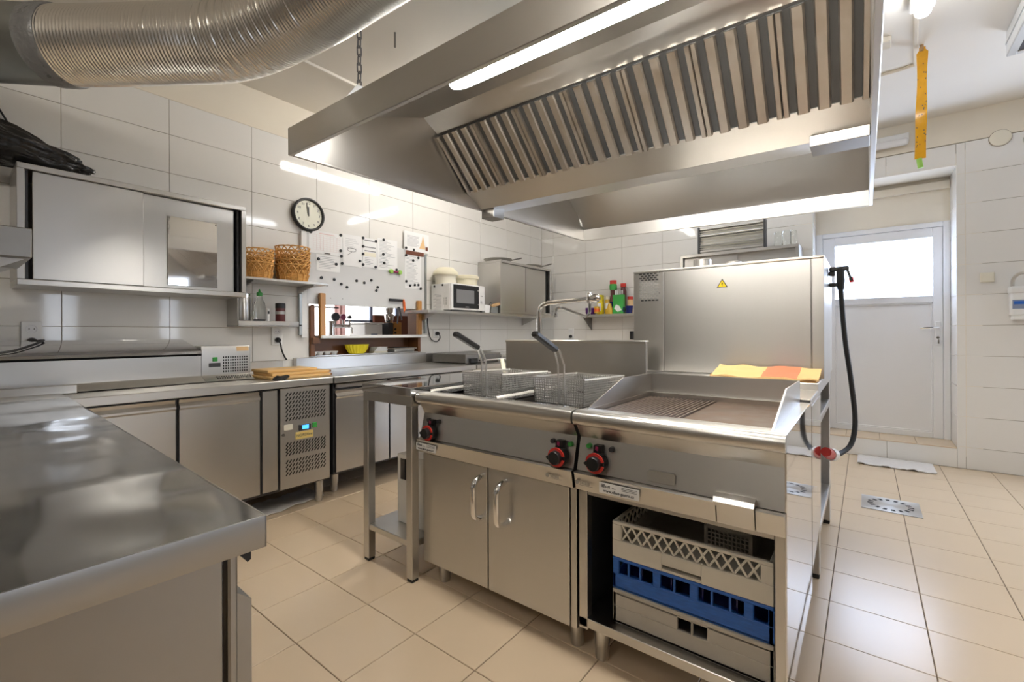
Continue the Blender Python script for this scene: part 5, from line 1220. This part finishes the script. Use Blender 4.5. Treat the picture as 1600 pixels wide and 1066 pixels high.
MB().box(MX0-0.0035, MX0-0.0015, 3.34, 3.515, 1.345, 1.625).build('sheet', 'paper', t, smooth=False); MB().box(MX0-0.0045, MX0-0.003, 3.33, 3.46, 1.545, 1.63).build('upper_sheet', 'paper', t, smooth=False)
q = MB()
for i in range(14): q.box(MX0-0.0042, MX0-0.0036, 3.37, 3.49-0.02*(i % 3), 1.37+i*0.012, 1.374+i*0.012)
q.build('printed_lines', 'print', t, smooth=False)
mg = thing('note_magnet', 'upper rear black magnet holding the list on the microwave side', 'magnet', (MX0-0.005, 3.47, 1.61), group='magnets on the microwave side')
MB().lathe([(0.011, 0), (0.011, -0.005), (0.008, -0.007)], (MX0-0.0045, 3.47, 1.61), 12, 'x').build('magnet_disc', 'black', mg)
dup(mg, (MX0-0.005, 3.35, 1.617), label='front black magnet holding the list on the microwave side')
t = thing('white_pail', 'round cream plastic tub with domed lid on top of the microwave, left one', 'tub', (3.26, 3.42, 1.634))
MB().lathe([(0.105, 0), (0.112, 0.10)], (3.262, 3.42, 1.634), 28).build('tub_body', 'papery', t)
MB().lathe([(0.128, 0.092), (0.132, 0.10), (0.130, 0.122), (0.115, 0.14), (0.08, 0.172), (0.04, 0.178)], (3.262, 3.42, 1.634), 28).build('tub_lid', 'cream', t)
t = thing('white_pail', 'lower cream plastic tub with flat lid on top of the microwave, right one', 'tub', (3.56, 3.40, 1.634))
MB().lathe([(0.108, 0), (0.116, 0.09)], (3.56, 3.40, 1.634), 28).build('tub_body', 'cream', t)
MB().lathe([(0.128, 0.078), (0.130, 0.088), (0.128, 0.108), (0.118, 0.116), (0.05, 0.118)], (3.56, 3.40, 1.634), 28).build('tub_lid', 'cream', t)
t = thing('small_carton', 'small white carton between the microwave and the wall cabinet', 'box', (3.72, 3.3, 1.3525))
MB().prism([(3.675, 1.353), (3.745, 1.353), (3.762, 1.435), (3.67, 1.44)], 'y', 3.24, 3.40).build('carton_body', 'paper', t, smooth=False)
t = thing('bottle_carrier', 'grey tin with brown wrapped tools next to the small white carton', 'tin', (3.82, 3.28, 1.3525))
MB().box(3.775, 3.885, 3.235, 3.33, 1.353, 1.425, 0.004).build('tin_body', 'galv', t)
MB().bar((3.79, 3.27, 1.425), (3.90, 3.24, 1.46), 0.07, 0.03, b=0.006).build('brown_wrap', 'cardb', t)
MB().bar((3.78, 3.29, 1.41), (3.83, 3.28, 1.475), 0.02, 0.02, b=0.004).build('black_tool', 'black', t)
MB().bar((3.75, 3.34, 1.40), (3.745, 3.35, 1.52), 0.03, 0.03, b=0.006).build('red_handle', 'red', t)
def pan(label, c, r, a, lift):
    t = thing('frying_pan', label, 'pan', c)
    MB().lathe([(r*0.75, 0), (r, 0.03), (r+0.004, 0.034), (r-0.004, 0.034), (r*0.73, 0.006)], c, 28).build('pan_body', 'steel_soft', t)
    p = Vector(c)+Vector((r*math.cos(a), r*math.sin(a), 0.028)); d = Vector((math.cos(a), math.sin(a), 0))
    MB().tube([p, p+d*0.05+Vector((0, 0, 0.02)), p+d*0.20+Vector((0, 0, lift))], [0.006, 0.007, 0.009], 8).build('pan_handle', 'steel_dark', t)
pan('frying pan lying upside on the left half of the right wall cabinet', (4.06, 3.38, 1.956), 0.165, math.radians(-12), 0.06)
pan('frying pan with long handle on the right half of the right wall cabinet', (4.72, 3.38, 1.956), 0.15, math.radians(-15), 0.065)
# ------------------------------------------------------------------ back wall
s3 = thing('wall_shelf', 'steel shelf with triangular bracket on the back wall carrying groceries', 'shelf', (5.1, 2.4, 1.34))
SZ = 1.3565
MB().box(4.985, XB-0.002, 1.75, 2.80, 1.325, SZ, 0.003).build('shelf_board', 'steel_soft', s3)
MB().prism([(XB-0.002, 1.324), (4.99, 1.324), (XB-0.002, 1.165)], 'y', 2.77, 2.782).build('bracket', 'steel_dark', s3, smooth=False)
MB().prism([(XB-0.002, 1.324), (4.99, 1.324), (XB-0.002, 1.165)], 'y', 1.80, 1.812).build('bracket', 'steel_dark', s3, smooth=False)
def on_shelf(name, label, cat): return thing(name, label, cat, (5.1, 2.4, SZ))
t = tag(MB().lathe([(0.05, 0), (0.068, 0.02), (0.072, 0.085), (0.068, 0.085), (0.06, 0.015)], (5.09, 2.72, SZ+0.0005), 8).build('purple_bowl', 'purple', smooth=False), 'dark purple faceted bowl at the left end of the grocery shelf', 'bowl')
t = on_shelf('yellow_packet', 'yellow food packet standing on the grocery shelf beside the purple bowl', 'packet')
MB().box(5.08, 5.15, 2.565, 2.63, SZ, 1.60, 0.006).build('packet_body', 'yellow', t); MB().box(5.078, 5.08, 2.575, 2.62, 1.40, 1.50).build('packet_label', 'paper', t, smooth=False)
t = on_shelf('glass_jar', 'glass jar with yellow lid and white label on the grocery shelf', 'jar')
MB().lathe([(0.038, 0), (0.04, 0.01), (0.04, 0.17), (0.03, 0.185)], (5.13, 2.50, SZ), 18).build('jar_body', 'mustard', t); MB().lathe([(0.036, 0.185), (0.036, 0.22)], (5.13, 2.50, SZ), 18).build('jar_lid', 'cream', t); MB().lathe([(0.041, 0.07), (0.041, 0.14)], (5.13, 2.50, SZ), 18).build('jar_label', 'paper', t)
t = on_shelf('orange_tin', 'small orange and yellow tin in front of the yellow packet', 'tin')
MB().lathe([(0.033, 0), (0.033, 0.085)], (5.02, 2.60, SZ+0.012), 18).build('tin_body', 'mustard', t); MB().lathe([(0.034, 0.02), (0.034, 0.06)], (5.02, 2.60, SZ+0.012), 18).build('tin_label', 'orange', t)
t = tag(MB().lathe([(0.04, 0), (0.085, 0.008), (0.09, 0.011), (0.084, 0.011), (0.04, 0.004)], (5.09, 2.57, SZ), 24).build('flat_plate', 'galv'), 'flat grey plate lying under the small jars on the grocery shelf', 'plate') if False else None
t = on_shelf('tall_bottle', 'tall bottle with red cap, green neck and blue label on the grocery shelf', 'bottle')
MB().lathe([(0.04, 0), (0.042, 0.01), (0.042, 0.19), (0.034, 0.23), (0.036, 0.30)], (5.10, 2.42, SZ), 18).build('bottle_body', 'spice', t); MB().lathe([(0.0425, 0.05), (0.0425, 0.15)], (5.10, 2.42, SZ), 18).build('bottle_label', 'navy', t)
MB().lathe([(0.043, 0.295), (0.046, 0.34), (0.042, 0.365)], (5.10, 2.42, SZ), 18).build('green_neck', 'green', t); MB().lathe([(0.041, 0.365), (0.041, 0.41)], (5.10, 2.42, SZ), 18).build('red_cap', 'red', t)
t = on_shelf('green_carton', 'bright green carton with white print in the middle of the grocery shelf', 'carton')
MB().box(5.03, 5.09, 2.262, 2.395, SZ, 1.585, 0.003).build('carton_body', 'green', t)
MB().prism([(2.28, 1.40), (2.33, 1.38), (2.375, 1.42), (2.35, 1.47), (2.31, 1.45)], 'x', 5.0285, 5.0295).build('white_print', 'paper', t, smooth=False)
for i, a in enumerate((2.36, 2.335, 2.30, 2.275)): MB().box(5.05, 5.055, a, a+0.014, 1.585, 1.64).build('paper_stick', 'paper', t, smooth=False)
t = on_shelf('ketchup_bottle', 'red-brown sauce bottle with red cap behind the green carton', 'bottle')
MB().lathe([(0.036, 0), (0.04, 0.01), (0.04, 0.27), (0.028, 0.31), (0.027, 0.325)], (5.145, 2.31, SZ), 18).build('bottle_body', 'spice', t); MB().lathe([(0.034, 0.325), (0.034, 0.37)], (5.145, 2.31, SZ), 18).build('bottle_cap', 'red', t)
t = on_shelf('mustard_bottle', 'small mustard yellow bottle at the front of the grocery shelf', 'bottle')
MB().lathe([(0.034, 0), (0.035, 0.005), (0.035, 0.06), (0.02, 0.11), (0.02, 0.125)], (5.02, 2.43, SZ), 16).build('bottle_body', 'mustard', t)
t = on_shelf('blue_mug', 'dark blue mug with handle at the right of the grocery shelf', 'mug')
MB().lathe([(0.036, 0), (0.046, 0.09), (0.043, 0.09), (0.033, 0.008)], (5.04, 2.19, SZ), 20).build('mug_body', 'navy', t); MB().tube([(5.04, 2.232, SZ+0.075), (5.03, 2.262, SZ+0.07), (5.03, 2.262, SZ+0.03), (5.04, 2.228, SZ+0.02)], 0.006, 8).build('mug_handle', 'navy', t)
t = on_shelf('spice_tin', 'small jar with red lid and beige label right of the green carton', 'jar')
MB().lathe([(0.034, 0), (0.034, 0.16), (0.028, 0.17)], (5.13, 2.215, SZ), 16).build('jar_body', 'tan', t); MB().lathe([(0.034, 0.17), (0.034, 0.205)], (5.13, 2.215, SZ), 16).build('jar_lid', 'red', t)
t = tag(MB().box(5.16, XB-0.001, 2.20, 2.24, 1.05, 1.15, 0.006).build('cable_box', 'black'), 'black plug box on the back wall beside the tall machine', 'plug')
# wall cabinet + heater
c3 = thing('wall_cabinet', 'stainless steel wall cabinet on the back wall half hidden behind the tall machine', 'cabinet', (5.0, 1.0, 1.45))
bx0, y0_, y1_, z0_, z1_ = 4.88, 0.478, 1.548, 1.40, 1.942
MB().box(bx0, XB-0.002, y0_, y1_, z1_-0.03, z1_, 0.003).build('cabinet_top', 'steel_soft', c3); MB().box(bx0, XB-0.002, y0_, y1_, z0_, z0_+0.03, 0.003).build('cabinet_bottom', 'steel_soft', c3)
for a, b in ((y0_, y0_+0.03), (y1_-0.03, y1_)): MB().box(bx0, XB-0.002, a, b, z0_+0.03, z1_-0.03, 0.002).build('cabinet_side', 'steel_soft', c3)
MB().box(bx0+0.03, bx0+0.04, 1.0, y1_-0.035, z0_+0.03, z1_-0.03).build('sliding_door', 'steel_soft', c3, smooth=False); MB().box(bx0+0.05, bx0+0.06, y0_+0.035, 1.02, z0_+0.03, z1_-0.03).build('sliding_door', 'steel_soft', c3, smooth=False)
MB().box(XB-0.012, XB-0.003, y0_+0.03, y1_-0.03, z0_+0.03, z1_-0.03).build('cabinet_back', 'steel_dark', c3, smooth=False)
ht = thing('electric_heater', 'electric heater with horizontal bars and black side caps on the back wall cabinet', 'heater', (4.95, 1.06, 1.943))
for a in (0.748, 1.352): MB().box(4.88, 4.96, a, a+0.018, 1.943, 2.215, 0.004).build('end_cap', 'dark', ht)
MB().box(4.895, 4.95, 0.766, 1.352, 2.185, 2.207, 0.003).box(4.895, 4.95, 0.766, 1.352, 1.955, 1.975, 0.003).box(4.94, 4.95, 0.766, 1.352, 1.975, 2.185).build('heater_body', 'steel_soft', ht)
for i in range(9): MB().bar((4.90, 0.766, 1.987+i*0.0225), (4.90, 1.352, 1.987+i*0.0225), 0.009, 0.006).build('grille_bar', 'heatgrille', ht, smooth=False)
for z in (2.03, 2.13): MB().cyl((4.915, 0.766, z), (4.915, 1.352, z), 0.011, n=10).build('heating_tube', 'white', ht)
for i, (y_, r) in enumerate(((0.66, 0.035), (0.585, 0.04), (0.535, 0.03))):
    t = MB().lathe([(r*0.9, 0), (r, 0.01), (r, 0.13), (r*0.8, 0.15)], (5.0, y_, 1.943), 16).build('plastic_bottle', 'glass'); tag(t, ('clear container next to the heater on the back wall cabinet', 'second clear container right of the heater', 'clear container at the right end of the back wall cabinet')[i], 'container', 'clear containers beside the heater')
# right part of back wall
t = thing('wall_lamp', 'unlit white fluorescent batten high on the back wall above the door', 'lamp', (XB-0.04, 0.1, 2.73))
MB().box(XB-0.05, XB-0.001, -0.30, 0.95, 2.775, 2.845, 0.004).build('lamp_housing', 'white', t); MB().box(XB-0.09, XB-0.04, -0.295, 0.945, 2.735, 2.795, 0.02, 3).build('lamp_diffuser', 'pvc', t)
t = thing('vent_cap', 'round white cap at the top of the tiles right of the door', 'cap', (XB, -0.846, 2.66))
MB().lathe([(0.062, 0), (0.062, -0.010), (0.05, -0.014), (0.02, -0.015)], (XB, -0.846, 2.662), 28, 'x').build('cap_disc', 'papery', t); MB().lathe([(0.066, 0.0), (0.066, -0.004)], (XB, -0.846, 2.662), 28, 'x').build('cap_ring', 'grout', t)
t = thing('vent_cap', 'second round cap cut by the right picture edge at the top of the tiles', 'cap', (XB, -1.02, 2.62)); MB().lathe([(0.062, 0), (0.062, -0.012), (0.045, -0.014)], (XB, -1.03, 2.615), 28, 'x').build('cap_disc', 'badge', t)
t = thing('light_switch', 'cream blank cover plate on the tiles right of the door', 'switch', (XB, -0.77, 1.56)); MB().box(XB-0.014, XB-0.0005, -0.811, -0.729, 1.522, 1.60, 0.004).build('cover_plate', 'papery', t); MB().box(XB-0.017, XB-0.013, -0.803, -0.737, 1.53, 1.592, 0.003).build('rocker', 'papery', t)
sd_ = thing('soap_dispenser', 'white soap dispenser with blue label and bent arm lever on the right wall edge', 'dispenser', (XB, -0.93, 1.2))
MB().box(XB-0.09, XB-0.001, -0.985, -0.885, 1.25, 1.43, 0.012, 3).build('dispenser_body', 'white', sd_); MB().box(XB-0.093, XB-0.09, -0.98, -0.892, 1.30, 1.37).build('blue_label', 'slate', sd_, smooth=False)
MB().box(XB-0.0935, XB-0.0925, -0.97, -0.90, 1.335, 1.36).build('label_stripe', 'blue', sd_, smooth=False)
MB().box(XB-0.10, XB-0.001, -0.99, -0.88, 1.42, 1.475, 0.012, 3).build('dispenser_head', 'white', sd_); MB().box(XB-0.08, XB-0.01, -0.975, -0.895, 1.215, 1.252, 0.006).build('drip_nozzle', 'white', sd_)
MB().tube(smooth_path([(XB-0.05, -0.90, 1.475), (XB-0.08, -0.90, 1.53), (XB-0.14, -0.92, 1.565), (XB-0.21, -0.96, 1.565)], 5), 0.012, 8).build('arm_lever', 'greyplastic', sd_)
# ceiling unit and fly strip
cu = thing('ceiling_unit', 'grey box-shaped unit hanging from the ceiling at the upper right corner', 'unit', (3.3, -0.95, 2.94))
MB().box(2.3, 4.0, -1.40, -0.675, 2.80, ZC-0.002, 0.004).build('unit_casing', 'white', cu)
MB().box(2.3, 4.0, -0.715, -0.675, 2.785, 2.80, 0.003).box(3.96, 4.0, -1.40, -0.715, 2.785, 2.80, 0.003).build('bottom_frame', 'steel_soft', cu); MB().box(2.32, 3.96, -1.38, -0.715, 2.79, 2.801).build('dark_grille', 'dark', cu, smooth=False)
MB().box(2.5, 4.003, -0.677, -0.672, 2.86, 2.868).build('casing_seam', 'badge', cu, smooth=False)
fs = thing('fly_strip', 'amber sticky fly paper strip hanging from the ceiling cable', 'fly paper', (3.85, -0.283, 2.93))
def flyf(u, v):
    a = 0.6*math.sin(u*5.5)+0.3*u; w = 0.028*(v-0.5)*2*(0.55 if u < 0.04 else 1)
    x, y = 3.85+w*math.sin(a)*0.8-0.008*math.sin(u*4), -0.288+0.012*u+w*math.cos(a); return (x, y, 2.925-0.70*u)
fm = MB(); nu = 40
A = [[fm.bm.verts.new(flyf(i/nu, j/3)) for j in range(4)] for i in range(nu+1)]; Bv = [[fm.bm.verts.new(Vector(flyf(i/nu, j/3))+Vector((0.0012, 0, 0))) for j in range(4)] for i in range(nu+1)]
for i in range(nu):
    for j in range(3): fm.bm.faces.new((A[i][j], A[i+1][j], A[i+1][j+1], A[i][j+1])); fm.bm.faces.new((Bv[i][j], Bv[i][j+1], Bv[i+1][j+1], Bv[i+1][j]))
    for j in (0, 3): fm.bm.faces.new((A[i][j], A[i+1][j], Bv[i+1][j], Bv[i][j]))
fm.build('sticky_strip', 'fly', fs)
MB().cyl((3.855, -0.278, 2.165), (3.855, -0.27, 2.225), 0.014, n=12).build('green_tube', 'lime', fs); MB().cyl((3.85, -0.285, 2.90), (3.85, -0.285, ZC-0.002), 0.010, n=8).build('pin_top', 'cardb', fs)
fy = MB(); R_ = random.Random(4)
for i in range(24):
    q = Vector(flyf(0.1+0.85*R_.random(), R_.random())); fy.box(q.x-0.003, q.x+0.002, q.y-0.002, q.y+0.002, q.z-0.003, q.z+0.003)
fy.build('stuck_flies', 'black', fs, smooth=False, kind='stuff')
# ------------------------------------------------------------------ floor items
dn = thing('floor_drain', 'square steel floor drain with a ring of slots in front of the door', 'drain', (3.815, -0.122, 0))
dx, dy, dh = 3.815, -0.122, 0.148
dm_ = MB(); bmv = dm_.bm; N = 32; r1, r2 = 0.118, 0.088; zt = 0.004
sq = []
for i in range(N):
    a = 2*PI*i/N; m_ = max(abs(math.cos(a)), abs(math.sin(a))); sq.append((dx+dh*math.cos(a)/m_, dy+dh*math.sin(a)/m_))
o1 = [bmv.verts.new((x, y, zt)) for x, y in sq]; o0 = [bmv.verts.new((x, y, 0.0003)) for x, y in sq]
c1 = [bmv.verts.new((dx+r1*math.cos(2*PI*i/N), dy+r1*math.sin(2*PI*i/N), zt)) for i in range(N)]; c2 = [bmv.verts.new((dx+r2*math.cos(2*PI*i/N), dy+r2*math.sin(2*PI*i/N), zt)) for i in range(N)]
ctr = bmv.verts.new((dx, dy, zt))
for i in range(N):
    j = (i+1) % N
    bmv.faces.new((o1[i], o1[j], c1[j], c1[i])); bmv.faces.new((o0[i], o0[j], o1[j], o1[i])); bmv.faces.new((c2[i], c2[j], ctr))
    if i % 2: bmv.faces.new((c1[i], c1[j], c2[j], c2[i]))
dm_.build('drain_plate', 'steel_soft', dn, smooth=False)
MB().lathe([(0.13, 0.0004), (0.13, 0.001)], (dx, dy, 0), 32).build('dark_sump', 'blackmatt', dn, smooth=False)
def rag(label, f, nu, nv, pname='rag_cloth'):
    t = thing('floor_cloth', label, 'cloth', f(0.5, 0.5)); MB().sheet(f, nu, nv, 0.006).build(pname, 'cloth', t); return t
rag('worn grey-white cloth lying along the step below the white door', lambda u, v: (4.86+0.335*v+0.012*noise.noise(Vector((u*7, 0, 3))), 0.06-0.50*u, 0.009+0.010*abs(noise.noise(Vector((u*9, v*4, 1))))+(0.008 if v < 0.15 and int(u*9) % 3 == 0 else 0)), 36, 10)
rag('crumpled grey-white cloth under the refrigerated counter', lambda u, v: (0.95+0.72*u, 2.875+0.24*v+0.095*u-0.02*noise.noise(Vector((u*8, v, 5))), 0.010+0.016*abs(noise.noise(Vector((u*9, v*5, 7))))), 40, 12)
